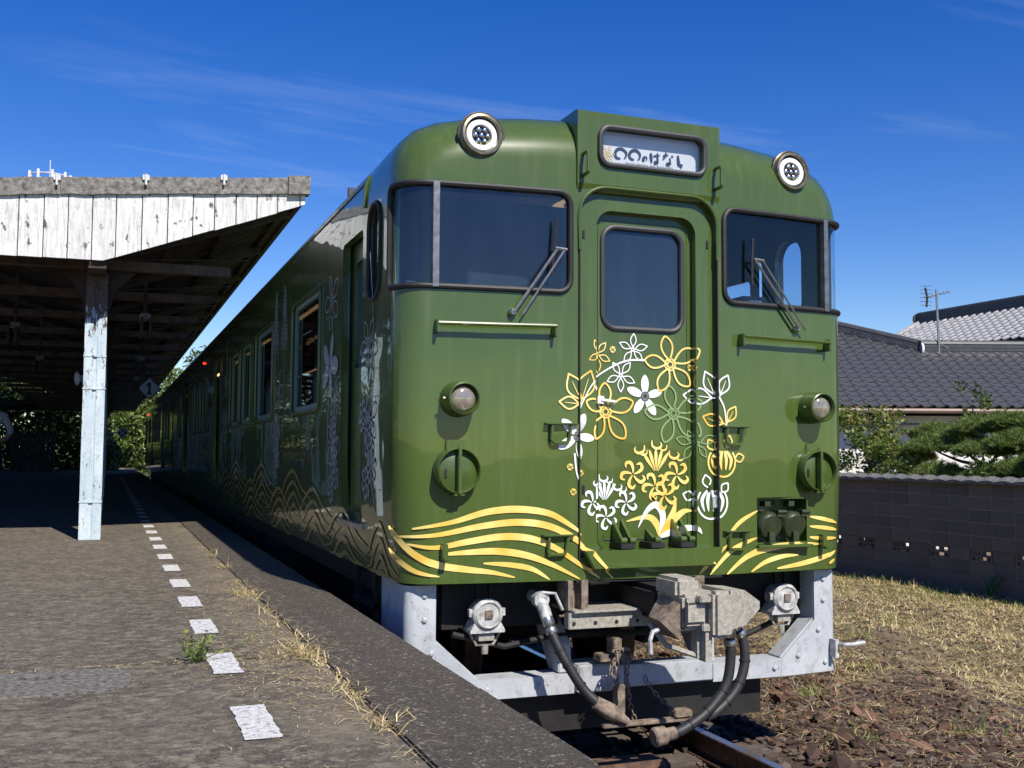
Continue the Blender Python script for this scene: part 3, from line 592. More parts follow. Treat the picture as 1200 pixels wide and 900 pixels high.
# ============================================================ railcar: sides, inside, underframe
for s in (-1, 1):
    X = s*W
    for a, c in SIDEWIN:
        p = rrect(a, c, WZ0, WZ1, 0.06)
        wf = obj('side_window', MB().tube([(X+s*0.004, y, z) for y, z in p], 0.016, 6, closed=True), 'green_plain', CAR, smooth=True)
        mb = MB(); frame_plate(p, rrect(a+0.06, c-0.06, WZ0+0.06, WZ1-0.05, 0.04), s*1.455, s*1.43, mb, 'x'); sub('window_frame', mb, 'cab_green' if s < 0 else 'cab_dark', wf)
        sub('pane', MB().prism(rrect(a+0.05, c-0.05, WZ0+0.05, WZ1-0.04, 0.04), s*1.436, s*1.439, 'x'), 'side_glass', wf)
    for a, c in SIDEDOOR:
        d = obj('passenger_door', MB().prism(rrect(a, c, 1.25, 3.08, 0.05), s*1.39, s*1.36, 'x'), 'green_plain', CAR)
        for q in (a+0.1, (a+c)/2+0.06): sub('door_pane', MB().prism(rrect(q, q+0.48, 1.95, 2.85, 0.06), s*1.392, s*1.396, 'x'), 'cab_dark', d)
    p = rrect(0.52, 0.82, 2.60, 3.17, 0.13)
    ow = obj('cab_side_window', MB().tube([(X+s*0.003, y, z) for y, z in p], 0.014, 6, closed=True), 'rubber', CAR, smooth=True)
    sub('pane', MB().prism(rrect(0.52, 0.82, 2.60, 3.17, 0.13), s*1.45, s*1.453, 'x'), 'clear_glass', ow)
    mb = MB(); frame_plate(rrect(0.98, 1.58, 1.27, 3.08, 0.04), rrect(1.06, 1.50, 2.25, 2.95, 0.05), s*1.40, s*1.375, mb, 'x')
    cdoor = obj('cab_door', mb, 'green_plain', CAR)
    sub('door_pane', MB().prism(rrect(1.06, 1.50, 2.25, 2.95, 0.05), s*1.385, s*1.388, 'x'), 'clear_glass', cdoor)
    sub('grab_pole', MB().tube([(s*1.43, 1.03, 1.4), (s*1.43, 1.03, 2.75)], 0.013, 6), 'steel', cdoor)
    sub('threshold', MB().box(min(X-0.01, X+0.02), max(X-0.01, X+0.02), 0.96, 1.6, 1.235, 1.268), 'steel', cdoor)
    obj('rain_gutter', MB().box(min(s*1.405, s*1.455), max(s*1.405, s*1.455), 0.95, L1-0.1, 3.375, 3.40), 'green_plain', CAR)
    obj('gutter_pipe', MB().tube([(s*1.44, 0.93, 3.40), (s*1.468, 0.93, 3.33), (s*1.474, 0.93, 3.2)], 0.014, 6), 'green_plain', CAR)
obj('cab_floor', MB().box(-1.38, 1.38, 0.45, L1-0.1, 1.15, 1.25), 'interior', CAR)
obj('cab_partition', MB().box(-1.41, 1.41, 1.72, 1.76, 1.25, 3.52), 'cab_dark', CAR)
for x in (-0.8, 0.8):
    for y0 in (2.2, 6.0, 9.8, 13.6, 17.0): obj('ceiling_lamp', MB().box(x-0.02, x+0.02, y0, y0+2.6, 3.29, 3.31), 'warm_lamp', CAR)
for y0 in np.arange(2.6, 19, 1.6):
    for x in (-1.0, 0.75): obj('seat', MB().box(x-0.4, x+0.65 if x > 0 else x+0.4, y0, y0+0.12, 1.6, 2.32).box(x-0.4, x+0.4, y0+0.1, y0+0.55, 1.55, 1.72), 'interior', CAR)
obj('side_lamp', MB().lathe([(0, 0.02), (0.02, 0.02), (0.028, 0.012)], (-W, 12.5, 3.14), (-1, 0, 0), 12), 'red_lamp', CAR)
# prints on the platform side: gold waves low down, silver flowers and stems higher up
def smap(y, z): return (-halfw(z)-0.004, y, z)
smap2 = lambda y, z: (-halfw(z)-0.0055, y, z)
R_ = random.Random(5)
for y0, z0, sc in [(0.55, 1.17, 0.5), (1.55, 1.20, 0.9), (2.6, 1.30, 1.0), (3.5, 1.42, 1.0), (4.3, 1.25, 1.1), (5.4, 1.45, 1.1), (6.3, 1.28, 1.2), (7.6, 1.46, 1.2), (8.8, 1.34, 1.3), (10.4, 1.42, 1.3)]:
    mb = MB()
    for j in range(4):
        w_ = 0.78*sc*(1-0.14*j); h = 0.125*(1-0.12*j); dz = -0.078*j; lo = ZB+0.01
        P = [(y0-w_*1.25, max(z0+dz-h*0.75, lo)), (y0-w_*0.6, max(z0+dz-h*0.1, lo)), (y0-w_*0.08, max(z0+dz+h, lo)), (y0+w_*0.4, max(z0+dz+h*0.45, lo)), (y0+w_*0.75, max(z0+dz-h*0.45, lo)), (y0+w_*1.2, max(z0+dz-h*0.8, lo))]
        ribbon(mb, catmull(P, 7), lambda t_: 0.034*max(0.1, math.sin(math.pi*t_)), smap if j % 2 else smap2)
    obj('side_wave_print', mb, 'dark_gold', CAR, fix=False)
def sflower(y, z, r, kind, n=5, m_='silver_print'):
    mb = MB(); a0 = R_.random()*6
    for k in range(n):
        a = a0+2*math.pi*k/n; petal(mb, (y, z), (y+r*math.cos(a)*1.25, z+r*math.sin(a)), 0.22, 0.012, kind, smap2)
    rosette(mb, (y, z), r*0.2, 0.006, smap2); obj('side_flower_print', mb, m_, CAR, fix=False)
for q in [(1.9, 2.75, 0.2, 'b'), (1.95, 2.3, 0.24, 'f'), (0.78, 2.35, 0.17, 's'), (1.8, 1.75, 0.2, 'b'), (4.3, 2.25, 0.2, 'b'), (4.5, 1.85, 0.22, 'b'), (8.9, 2.1, 0.2, 'b'), (8.95, 2.6, 0.2, 's'), (1.75, 2.05, 0.15, 's'), (0.75, 1.9, 0.16, 'b')]: sflower(*q)
for y0 in (4.05, 4.55, 8.9):
    mb = MB()
    for k in range(26):
        z = 2.62+k*0.02; sg = 1 if k % 2 else -1; petal(mb, (y0, z), (y0+sg*(0.19-0.006*k), z+0.06), 0.3, 0.010, 's', smap)
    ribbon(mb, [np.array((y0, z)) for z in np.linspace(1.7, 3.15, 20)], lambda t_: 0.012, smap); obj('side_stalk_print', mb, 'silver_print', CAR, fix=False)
for y0, z0 in ((1.8, 1.55), (0.8, 1.62), (4.4, 1.65)):
    mb = MB()
    for k in range(5): pinwheel(mb, (y0+R_.uniform(-0.12, 0.12), z0+0.1*k-0.1), 0.085, 6, smap2)
    obj('side_lily_print', mb, 'silver_print', CAR, fix=False)
for y0 in (1.92, 0.72):
    mb = MB(); ribbon(mb, catmull([(y0-0.1, 1.4), (y0+0.08, 1.9), (y0-0.06, 2.4), (y0+0.05, 2.9)], 8), lambda t_: 0.014, smap); obj('side_stem_print', mb, 'silver_print', CAR, fix=False)
# --- underframe
obj('underfloor', MB().box(-1.3, 1.3, 0.35, L1-0.2, 0.82, 1.06), 'dark_iron', CAR)
obj('headstock', MB().box(-1.15, -0.45, 0.30, 0.40, 0.72, 1.0).box(0.5, 1.15, 0.30, 0.40, 0.72, 1.0).box(-0.45, 0.5, 0.36, 0.46, 0.76, 1.0), 'dark_iron', CAR)
for y0, y1, x0, x1, z0 in ((5.2, 6.6, -1.28, -0.4, 0.35), (7.0, 9.6, -1.25, -0.3, 0.3), (10.2, 12.0, -1.28, -0.2, 0.38), (12.6, 14.6, -1.25, -0.3, 0.3), (5.4, 8.2, 0.4, 1.25, 0.32), (8.8, 13.5, 0.3, 1.27, 0.3)):
    obj('equipment_box', MB().box(x0, x1, y0, y1, z0, 0.8), 'dark_iron', CAR, bevel=0.03)
for yb in (2.9, 17.6):
    bg_ = obj('bogie', MB().box(-1.0, -0.86, yb-1.6, yb+1.6, 0.45, 0.66).box(0.86, 1.0, yb-1.6, yb+1.6, 0.45, 0.66).box(-0.9, 0.9, yb-0.25, yb+0.25, 0.42, 0.7), 'dark_iron', CAR, bevel=0.02)
    for dy in (-1.05, 1.05):
        for x in (-0.575, 0.575):
            sg = 1 if x > 0 else -1
            sub('wheel', MB().lathe([(-0.065, 0.44), (-0.04, 0.445), (-0.035, 0.43), (0.06, 0.425), (0.062, 0.36), (0.03, 0.33), (0.02, 0.14), (0.07, 0.12), (0.07, 0.0)], (x, yb+dy, 0.43), (sg, 0, 0), 36), 'rust', bg_, smooth=True)
            sub('axle_box', MB().box(sg*0.92-0.09, sg*0.92+0.09, yb+dy-0.14, yb+dy+0.14, 0.3, 0.58), 'dark_iron', bg_, bevel=0.02)
        sub('axle', MB().tube([(-0.6, yb+dy, 0.43), (0.6, yb+dy, 0.43)], 0.07, 12), 'dark_iron', bg_, smooth=True)
# cab step ladder on the platform side
obj('cab_ladder', MB().box(-1.36, -1.33, 1.0, 1.04, 0.45, 1.02).box(-1.36, -1.33, 1.5, 1.54, 0.45, 1.02).box(-1.38, -1.2, 1.0, 1.54, 0.48, 0.51).box(-1.38, -1.2, 1.0, 1.54, 0.75, 0.78), 'dark_iron', CAR)
# --- snow-plough skirt frame
ys = 0.14
outer = [(-1.36, 0.35), (1.36, 0.35), (1.36, 0.64), (1.36, 0.985), (1.225, 0.985), (1.225, 0.68), (0.98, 0.455), (-0.98, 0.455), (-1.225, 0.68), (-1.225, 0.985), (-1.36, 0.985), (-1.36, 0.64)]
mb = MB()
def plate(poly): mb.prism(poly, ys, ys+0.014)
for s in (-1, 1):
    m2 = MB(); pts = [(s*1.225, 0.985), (s*1.33, 0.985), (s*1.365, 0.985)]
    m2.prism([(s*1.225, 0.985), (s*1.225, 0.68), (s*0.98, 0.455), (s*0.98, 0.35), (s*1.335, 0.36), (s*1.335, 0.985)], ys+0.02, ys+0.035)
    # rounded outer edge and side plate running back
    arc = [(s*(1.335-0.0+0.06*math.sin(a)), ys+0.02+0.06*(1-math.cos(a))) for a in np.linspace(0, math.pi/2, 6)]
    arc += [(s*1.395, ys+0.55)]; th = [(x-s*0.015, y+0.004) for x, y in arc]
    m2.prism([(x, y) for x, y in arc]+[(x, y) for x, y in reversed(th)], 0.36, 0.985, 'z')
    m2.prism([(s*1.237, 0.985), (s*1.237, 0.685), (s*0.985, 0.453), (s*0.98, 0.468), (s*1.222, 0.69), (s*1.222, 0.985)], ys+0.036, ys+0.16)
    obj('plough_side', m2, 'skirt_white', CAR, smooth=True)
for x0, x1 in ((-0.98, -0.40), (0.5, 0.98)): obj('plough_beam', MB().box(x0, x1, ys+0.022, ys+0.037, 0.35, 0.456).box(x0, x1, ys+0.037, ys+0.19, 0.443, 0.457), 'skirt_white', CAR)
obj('plough_centre', MB().box(-0.40, -0.18, ys-0.02, ys+0.19, 0.355, 0.51).box(-0.18, 0.5, ys+0.02, ys+0.16, 0.36, 0.485), 'skirt_white', CAR, bevel=0.008)
for x in (-0.42, 0.52):
    obj('plough_stay', MB().prism([(ys+0.05, 0.46), (ys+0.06, 0.62), (ys+0.30, 0.82), (ys+0.50, 0.95), (ys+0.50, 0.80), (ys+0.2, 0.46)], x-0.07, x+0.01, 'x'), 'skirt_white', CAR, bevel=0.006)
for s in (-1, 1):
    for q, z in ((1.29, 0.93), (1.29, 0.80), (1.25, 0.62), (1.10, 0.47), (1.30, 0.42), (0.93, 0.405), (0.62, 0.405)): obj('plough_bolt', MB().lathe([(0, 0.016), (0.010, 0.015), (0.014, 0.008)], (s*q, ys+0.021, z), (0, -1, 0), 6), 'skirt_white', CAR)
obj('conduit', MB().tube([(-1.1, 0.26, 0.70), (-0.8, 0.24, 0.62), (-0.5, 0.26, 0.66), (0.45, 0.28, 0.64), (0.8, 0.26, 0.60), (1.1, 0.27, 0.7)], 0.018, 6), 'dark_iron', CAR, smooth=True)
obj('air_pipe', MB().tube([(-0.62, 0.24, 0.90), (-0.62, 0.4, 0.88), (-0.62, 1.2, 0.8)], 0.022, 6), 'dark_iron', CAR, smooth=True)
obj('plough_apron', MB().box(-0.9, 0.9, 0.27, 0.285, 0.12, 0.36), 'dark_iron', CAR)
obj('plough_hook', MB().tube([(1.36, 0.14, 0.53), (1.37, 0.06, 0.535), (1.42, 0.03, 0.54), (1.50, 0.04, 0.545), (1.505, 0.10, 0.54)], 0.013, 7).box(1.335, 1.36, 0.10, 0.16, 0.45, 0.56), 'white_iron', CAR, smooth=True)
# --- low lamps under the front
for x, z in ((-0.93, 0.815), (1.01, 0.825)):
    y = 0.22
    lw = obj('low_lamp', MB().lathe([(0, 0.075), (0.10, 0.085), (0.12, 0.088), (0.13, 0.08), (0.134, 0.0)], (x, y+0.05, z), (0, -1, 0), 26).prism([(x-0.10, z-0.085), (x-0.075, z-0.04), (x+0.075, z-0.04), (x+0.10, z-0.085), (x+0.10, z-0.10), (x-0.10, z-0.10)], y-0.07, y+0.05), 'white_iron', CAR, smooth=True)
    sub('lamp_ring', MB().tube([(x+0.07*math.cos(a), y-0.083, z+0.07*math.sin(a)) for a in np.linspace(0, 2*math.pi, 25)[:-1]], 0.006, 6, closed=True), 'white_iron', lw, smooth=True)
    sub('lamp_plate', MB().box(x-0.022, x+0.022, y-0.092, y-0.083, z-0.02, z+0.025), 'sandy_iron', lw)
    sub('lamp_bracket', MB().tube([(x-0.09, y-0.02, z-0.10), (x-0.05, y-0.02, z-0.17), (x+0.05, y-0.02, z-0.17), (x+0.09, y-0.02, z-0.10)], 0.008, 6).box(x-0.045, x+0.045, y-0.05, y+0.02, z-0.145, z-0.105).lathe([(0, 0.02), (0.05, 0.018)], (x, y-0.02, z-0.17), (0, 0, -1), 10), 'iron_light', lw)
    for x0, x1, y1_, z0, z1 in ((-0.105, -0.085, -0.03, -0.01, 0.03), (0.085, 0.105, -0.03, -0.01, 0.03)): sub('lamp_clip', MB().box(x+x0, x+x1, y-0.06, y+y1_, z+z0, z+z1), 'white_iron', lw)
    for x0 in (-0.05, 0.02): sub('lamp_hanger', MB().box(x+x0, x+x0+0.015, y-0.03, y, z+0.08, z+0.17), 'dark_iron', lw)
# --- coupler
cz = 0.885
cp = obj('coupler_head', MB().box(-0.09, 0.16, -0.52, -0.22, cz-0.10, cz+0.085).box(0.045, 0.16, -0.60, -0.52, cz-0.135, cz+0.105).box(-0.11, 0.03, -0.48, -0.24, cz+0.06, cz+0.165), 'iron_light', CAR, bevel=0.018)
mb = MB()
ba = [(0.15, -0.585, cz-0.095), (0.15, -0.585, cz+0.105), (0.15, -0.30, cz+0.105), (0.15, -0.30, cz-0.095)]
mid = [(0.26, -0.55, cz-0.085), (0.26, -0.55, cz+0.10), (0.26, -0.34, cz+0.10), (0.26, -0.34, cz-0.085)]
tipq = [(0.385, -0.50, cz-0.01), (0.385, -0.50, cz+0.03), (0.385, -0.42, cz+0.03), (0.385, -0.42, cz-0.01)]
mb.add(ba+mid+tipq, [(0, 3, 2, 1), (8, 9, 10, 11)]+[(i, (i+1) % 4, 4+(i+1) % 4, 4+i) for i in range(4)]+[(4+i, 4+(i+1) % 4, 8+(i+1) % 4, 8+i) for i in range(4)])
sub('guide_horn', mb, 'iron_light', cp)
mb = MB(); mb.add([(-0.10, -0.50, cz+0.04), (-0.10, -0.50, cz-0.15), (-0.20, -0.46, cz-0.05), (-0.10, -0.28, cz+0.06), (-0.10, -0.28, cz-0.15), (-0.18, -0.30, cz-0.05)], [(0, 1, 2), (3, 5, 4), (0, 2, 5, 3), (2, 1, 4, 5), (0, 3, 4, 1)])
sub('guide_wedge', mb, 'sandy_iron', cp)
sub('face_recess', MB().box(-0.085, 0.03, -0.535, -0.515, cz-0.06, cz+0.04).box(0.0, 0.05, -0.56, -0.51, cz-0.105, cz-0.065).box(-0.02, 0.05, -0.57, -0.51, cz+0.045, cz+0.08), 'iron_light', cp, bevel=0.006)
sub('slot', MB().box(-0.07, 0.02, -0.538, -0.5365, cz-0.065, cz-0.058).box(-0.09, -0.075, -0.538, -0.5365, cz-0.06, cz+0.05).box(-0.07, 0.02, -0.538, -0.5365, cz+0.04, cz+0.046), 'rubber', cp)
sub('shank', MB().box(-0.10, 0.10, -0.25, 0.36, cz-0.09, cz+0.09), 'dark_iron', cp, bevel=0.03)
sub('lower_lug', MB().box(0.02, 0.06, -0.55, -0.48, cz-0.26, cz-0.10).tube([(-0.17, -0.3, cz-0.09), (-0.13, -0.4, cz-0.19), (0.04, -0.5, cz-0.25)], 0.014, 6).box(0.0, 0.03, -0.5, -0.44, cz-0.25, cz-0.1), 'iron_light', cp)
sub('release_hook', MB().tube([(-0.18, -0.42, cz-0.10), (-0.23, -0.44, cz-0.11), (-0.25, -0.45, cz-0.15), (-0.245, -0.45, cz-0.22)], 0.012, 6), 'white_iron', cp)
cs = obj('coupler_support', MB().box(-0.52, 0.40, -0.02, 0.05, 0.735, 0.825).box(-0.50, 0.35, -0.05, 0.28, 0.825, 0.84), 'iron_light', CAR, bevel=0.004)
for x in (-0.49, -0.36, -0.23, -0.1): sub('bolt_hole', MB().lathe([(0, 0.011), (0.004, 0.011)], (x, -0.02, 0.768), (0, -1, 0), 10), 'rubber', cs)
obj('support_hanger', MB().box(-0.52, -0.49, -0.01, 0.14, 0.84, 1.0).box(-0.44, -0.40, -0.01, 0.12, 0.84, 1.0).box(-0.50, -0.43, 0.06, 0.11, 0.84, 0.99), 'sandy_iron', CAR)
obj('support_hanger', MB().box(0.28, 0.34, -0.01, 0.12, 0.84, 1.0), 'sandy_iron', CAR)
obj('maker_plate', MB().box(-0.22, 0.08, 0.335, 0.36, 0.93, 0.965), 'iron_light', CAR)
# --- hoses
def hose(pts, y0, y1, nm='brake_hose'):
    P = [(p[0], y0+(y1-y0)*i/(len(pts)-1), p[1]) for i, p in enumerate(pts)]; P = catmull(P, 7)
    h = obj(nm, MB().tube(P, 0.027, 12), 'hose', CAR, smooth=True)
    k = len(P)
    for i in (int(k*0.38), int(k*0.55), int(k*0.72)):
        d = Vector(P[i+1])-Vector(P[i-1]); sub('hose_clip', MB().lathe([(-0.008, 0.028), (-0.006, 0.031), (0.006, 0.031), (0.008, 0.028)], P[i], d, 12), 'rubber', h, smooth=True)
    d = Vector(P[1])-Vector(P[0]); sub('hose_ferrule', MB().lathe([(-0.02, 0.03), (0.0, 0.035), (0.035, 0.035), (0.045, 0.029)], P[0], d, 14).lathe([(0.055, 0.03), (0.06, 0.033), (0.085, 0.033), (0.09, 0.029)], P[0], d, 14), 'steel', h, smooth=True)
    return h, P
h1, P1 = hose(TR['hoseR1'], -0.42, -0.46)
sub('hose_elbow', MB().tube(catmull([(0.17, -0.40, 0.80), (0.22, -0.42, 0.81), (0.242, -0.42, 0.76)], 5), 0.03, 10), 'rubber', h1, smooth=True)
sub('hose_coupling', MB().lathe([(-0.03, 0.034), (0.02, 0.034), (0.03, 0.048), (0.09, 0.05), (0.10, 0.04), (0.10, 0.0)], P1[-1], (-1, 0, -0.1), 16), 'sandy_iron', h1, smooth=True)
h2, P2 = hose(TR['hoseR2'], -0.34, -0.40)
sub('hose_elbow', MB().tube(catmull([(0.25, -0.30, 0.83), (0.30, -0.33, 0.825), (0.318, -0.34, 0.79)], 5), 0.033, 10), 'white_iron', h2, smooth=True)
sub('cock_lever', MB().box(0.36, 0.372, -0.36, -0.34, 0.66, 0.83), 'sandy_iron', h2)
h3, P3 = hose([(-0.635, 0.80), (-0.61, 0.70), (-0.56, 0.58), (-0.47, 0.43), (-0.385, 0.345)], 0.02, -0.15)
sub('hose_elbow', MB().tube(catmull([(-0.64, 0.22, 0.90), (-0.65, 0.10, 0.89), (-0.645, 0.04, 0.85), (-0.635, 0.02, 0.80)], 5), 0.034, 12).lathe([(-0.03, 0.045), (0.03, 0.045)], (-0.65, 0.08, 0.895), (0, 1, 0), 12), 'white_iron', h3, smooth=True)
sub('cock_lever', MB().tube([(-0.65, 0.06, 0.935), (-0.58, 0.03, 0.93), (-0.54, 0.02, 0.84)], 0.010, 6), 'white_iron', h3)
sub('hose_coupling', MB().lathe([(-0.04, 0.036), (0.02, 0.042), (0.06, 0.046), (0.12, 0.03), (0.17, 0.02)], P3[-1], (0.8, -0.2, -0.5), 14), 'sandy_iron', h3, smooth=True)
obj('hose_bracket', MB().box(-0.38, 0.22, -0.17, -0.12, 0.225, 0.25).box(-0.30, -0.24, -0.15, -0.11, 0.24, 0.45).box(0.05, 0.16, -0.18, -0.1, 0.25, 0.29), 'sandy_iron', CAR, bevel=0.006)
# --- chains: every link a piece
lk = MB().tube([(0.011*math.cos(a), 0, 0.020*math.sin(a)) for a in np.linspace(0, 2*math.pi, 11)[:-1]], 0.0042, 5, closed=True).mesh('link')
lk.materials.append(MATS['sandy_iron'])
def chain(P):
    P = catmull(P, 12); acc = 0; last_ = None; root = None; k = 0
    for a in P:
        a = Vector(a)
        if last_ is None or (a-last_).length > 0.028:
            o = bpy.data.objects.new('chain_link' if root else 'safety_chain', lk); COL.objects.link(o)
            d = (a-last_) if last_ is not None else Vector((0, 0, -1)); q = d.to_track_quat('Z', 'Y').to_matrix().to_4x4()
            Mx = Matrix.Translation(a) @ q @ Matrix.Rotation(k*math.pi/2, 4, 'Z')
            if root is None: root = o; o.parent = CAR; o.matrix_parent_inverse = Matrix.Translation((0, -10, 0)); o.matrix_basis = Mx; rm = Mx
            else: o.parent = root; o.matrix_basis = rm.inverted() @ Mx
            last_ = a; k += 1
chain([(-0.22, -0.02, 0.60), (-0.245, -0.05, 0.48), (-0.235, -0.06, 0.35), (-0.225, -0.06, 0.20)])
chain([(-0.20, -0.02, 0.60), (-0.175, -0.04, 0.46), (-0.165, -0.05, 0.34), (-0.14, -0.06, 0.24)])
chain([(-0.22, -0.02, 0.58), (-0.27, -0.03, 0.50), (-0.20, -0.04, 0.40), (-0.17, -0.03, 0.52), (-0.18, -0.02, 0.58)])
chain([(-0.05, -0.02, 0.44), (0.0, -0.05, 0.36), (0.06, -0.08, 0.30), (0.10, -0.1, 0.24)])
obj('chain_hook', MB().box(-0.235, -0.185, 0.0, 0.10, 0.575, 0.67).tube([(-0.25, 0.0, 0.60), (-0.16, 0.0, 0.61), (-0.13, 0.0, 0.60)], 0.012, 6).box(-0.30, -0.10, 0.03, 0.14, 0.535, 0.575), 'sandy_iron', CAR, bevel=0.008)
# ============================================================ second railcar behind
CAR2 = thing('railcar', 'second green railcar coupled far behind the leading car under the trees', 'train', (0, 31, 0))
mb = MB(); n = len(PROF); vs = [(x, y, z) for y in (21.5, 40.5) for x, z in PROF]
mb.add(vs, [(k, k+1, n+k+1, n+k) for k in range(n-1)]+[tuple(range(n)), tuple(range(2*n-1, n-1, -1)), (0, n, 2*n-1, n-1)])
obj('body_shell', mb, 'green', CAR2, smooth=True)
for a in (22.6, 24.0, 27.6, 28.9, 30.2, 31.5, 35.0, 36.3, 38.5): obj('side_window', MB().prism(rrect(a, a+1.05, WZ0, WZ1, 0.06), -1.474, -1.46, 'x'), 'rubber', CAR2)
for a in (25.5, 33.0, 39.4): obj('passenger_door', MB().prism(rrect(a, a+1.0, 1.25, 3.05, 0.05), -1.476, -1.46, 'x'), 'rubber', CAR2)
obj('underfloor', MB().box(-1.25, 1.25, 22, 40, 0.35, 1.0), 'dark_iron', CAR2)
obj('side_lamp', MB().lathe([(0, 0.035), (0.03, 0.035), (0.04, 0.02)], (-W, 37.9, 3.12), (-1, 0, 0), 12), 'red_lamp', CAR2)
obj('gangway_bellows', MB().box(-0.5, 0.5, 20.9, 21.5, 1.1, 3.2), 'rubber', CAR2)
# ============================================================ ground, track, platform
m, t, b, s = begin('soil', 0.95)
big = noise(t, s, 0.55, 5); mid_ = noise(t, s, 3.5, 8, 0.7); fine = noise(t, s, 60, 6, 0.7)
red = ramp(t, fine, [(0.3, (0.035, 0.022, 0.016)), (0.55, (0.085, 0.050, 0.036)), (0.75, (0.17, 0.11, 0.08))])
straw = ramp(t, fine, [(0.3, (0.075, 0.055, 0.028)), (0.6, (0.24, 0.18, 0.09)), (0.8, (0.42, 0.33, 0.18))])
sx = nd(t, 'ShaderNodeSeparateXYZ'); t.links.new(s, sx.inputs[0])
mr = nd(t, 'ShaderNodeMapRange'); mr.inputs['From Min'].default_value = 1.6; mr.inputs['From Max'].default_value = 4.6; t.links.new(sx.outputs[0], mr.inputs[0])
f_ = mixc(t, 0.5, mr.outputs[0], ramp(t, mid_, [(0.38, (0, 0, 0)), (0.62, (1, 1, 1))]))
c = mixc(t, ramp(t, f_, [(0.35, (0, 0, 0)), (0.65, (1, 1, 1))]), red, straw)
t.links.new(c, b.inputs['Base Color']); bumpn(t, b, s, 45, 0.9, 0.03)
m, t, b, s = begin('asphalt', 0.9)
fine = noise(t, s, 140, 5, 0.75); mid_ = noise(t, s, 16, 9, 0.78, (1.0, 1.25, 1)); big = noise(t, s, 1.6, 6, 0.65)
c = ramp(t, fine, [(0.30, (0.020, 0.016, 0.013)), (0.48, (0.068, 0.055, 0.040)), (0.60, (0.125, 0.103, 0.076)), (0.72, (0.46, 0.41, 0.32))])
c = mixc(t, ramp(t, mid_, [(0.47, (0, 0, 0)), (0.66, (0.8,)*3)]), c, (0.33, 0.285, 0.20))
c = mixc(t, ramp(t, big, [(0.45, (0, 0, 0)), (0.70, (0.45,)*3)]), c, (0.19, 0.165, 0.12))
c = mixc(t, ramp(t, noise(t, s, 48, 4, 0.7), [(0.58, (0, 0, 0)), (0.66, (0.85,)*3)]), c, (0.33, 0.30, 0.25))
c = mixc(t, ramp(t, noise(t, s, 24, 6, 0.7), [(0.54, (0, 0, 0)), (0.64, (0.75,)*3)]), c, (0.030, 0.026, 0.021))
sx = nd(t, 'ShaderNodeSeparateXYZ'); t.links.new(s, sx.inputs[0])      # sand swept against the coping joint
mr = nd(t, 'ShaderNodeMapRange'); mr.inputs['From Min'].default_value = -2.38; mr.inputs['From Max'].default_value = -2.07; t.links.new(sx.outputs[0], mr.inputs[0])
sand = mixc(t, 1.0, mr.outputs[0], ramp(t, noise(t, s, 2.3, 5), [(0.42, (0, 0, 0)), (0.62, (1, 1, 1))]), 'MULTIPLY')
c = mixc(t, mixc(t, 1.0, sand, ramp(t, fine, [(0.3, (0.2,)*3), (0.6, (0.95,)*3)]), 'MULTIPLY'), c, (0.25, 0.205, 0.135))
t.links.new(c, b.inputs['Base Color']); bumpn(t, b, s, 130, 0.7, 0.012)
m, t, b, s = begin('coping', 0.9)
fine = noise(t, s, 150, 5, 0.75)
c = ramp(t, fine, [(0.32, (0.018, 0.015, 0.013)), (0.5, (0.058, 0.047, 0.036)), (0.62, (0.12, 0.10, 0.075)), (0.73, (0.46, 0.41, 0.32))])
c = mixc(t, ramp(t, noise(t, s, 4, 7, 0.7), [(0.5, (0, 0, 0)), (0.75, (0.4,)*3)]), c, (0.13, 0.11, 0.085))
c = mixc(t, ramp(t, noise(t, s, 48, 4, 0.7), [(0.58, (0, 0, 0)), (0.66, (0.85,)*3)]), c, (0.36, 0.33, 0.28))
c = mixc(t, ramp(t, noise(t, s, 20, 6, 0.7), [(0.54, (0, 0, 0)), (0.64, (0.6,)*3)]), c, (0.03, 0.026, 0.021))
t.links.new(c, b.inputs['Base Color']); bumpn(t, b, s, 130, 0.7, 0.012)
m, t, b, s = begin('dash_paint', 0.85)
c = mixc(t, ramp(t, noise(t, s, 45, 8, 0.8), [(0.49, (0, 0, 0)), (0.60, (1, 1, 1))]), (0.66, 0.66, 0.64), (0.20, 0.18, 0.155))
t.links.new(c, b.inputs['Base Color']); bumpn(t, b, s, 130, 0.6, 0.01)
mat('patch_concrete', (0.05, 0.045, 0.038), 0.9, col2=(0.27, 0.25, 0.215), scale=45, bump=0.6, bscale=120)
mat('platform_side', (0.09, 0.08, 0.07), 0.9, var=0.4, scale=5, bump=0.4)
mat('rail_steel', (0.16, 0.10, 0.07), 0.5, 0.6, var=0.4, scale=20)
mat('rail_top', (0.50, 0.50, 0.50), 0.25, 0.9)
mat('sleeper_wood', (0.10, 0.08, 0.065), 0.9, var=0.4, scale=9, bump=0.5, stretch=(1, 6, 6))
mat('vcol', (1, 1, 1), 0.9, attr='Col', spec=0.2)
def gz(x, y):
    x = np.asarray(x, float); y = np.asarray(y, float)
    base = np.interp(x, [-3, 1.1, 1.7, 3.0, 8.6, 40, 400], [-0.17, -0.17, -0.06, -0.08, -0.25, -0.25, -0.25])
    n_ = 0.022*np.sin(2.1*x+1.3*y)+0.018*np.sin(5.3*x-3.1*y+1)+0.012*np.sin(9.7*x+7.9*y)+0.008*np.sin(17*x-13*y)
    return base+n_*np.clip((x-1.0)/0.8, 0.15, 1)*np.clip((20-np.abs(x))/10, 0, 1)
ax = np.concatenate([[-3000, -800, -200, -60, -20, -9, -5, -3], np.arange(-1.8, 1.0, 0.4), np.arange(1.0, 8.8, 0.09), [9.5, 11, 14, 18, 25, 40, 80, 250, 800, 3000]])
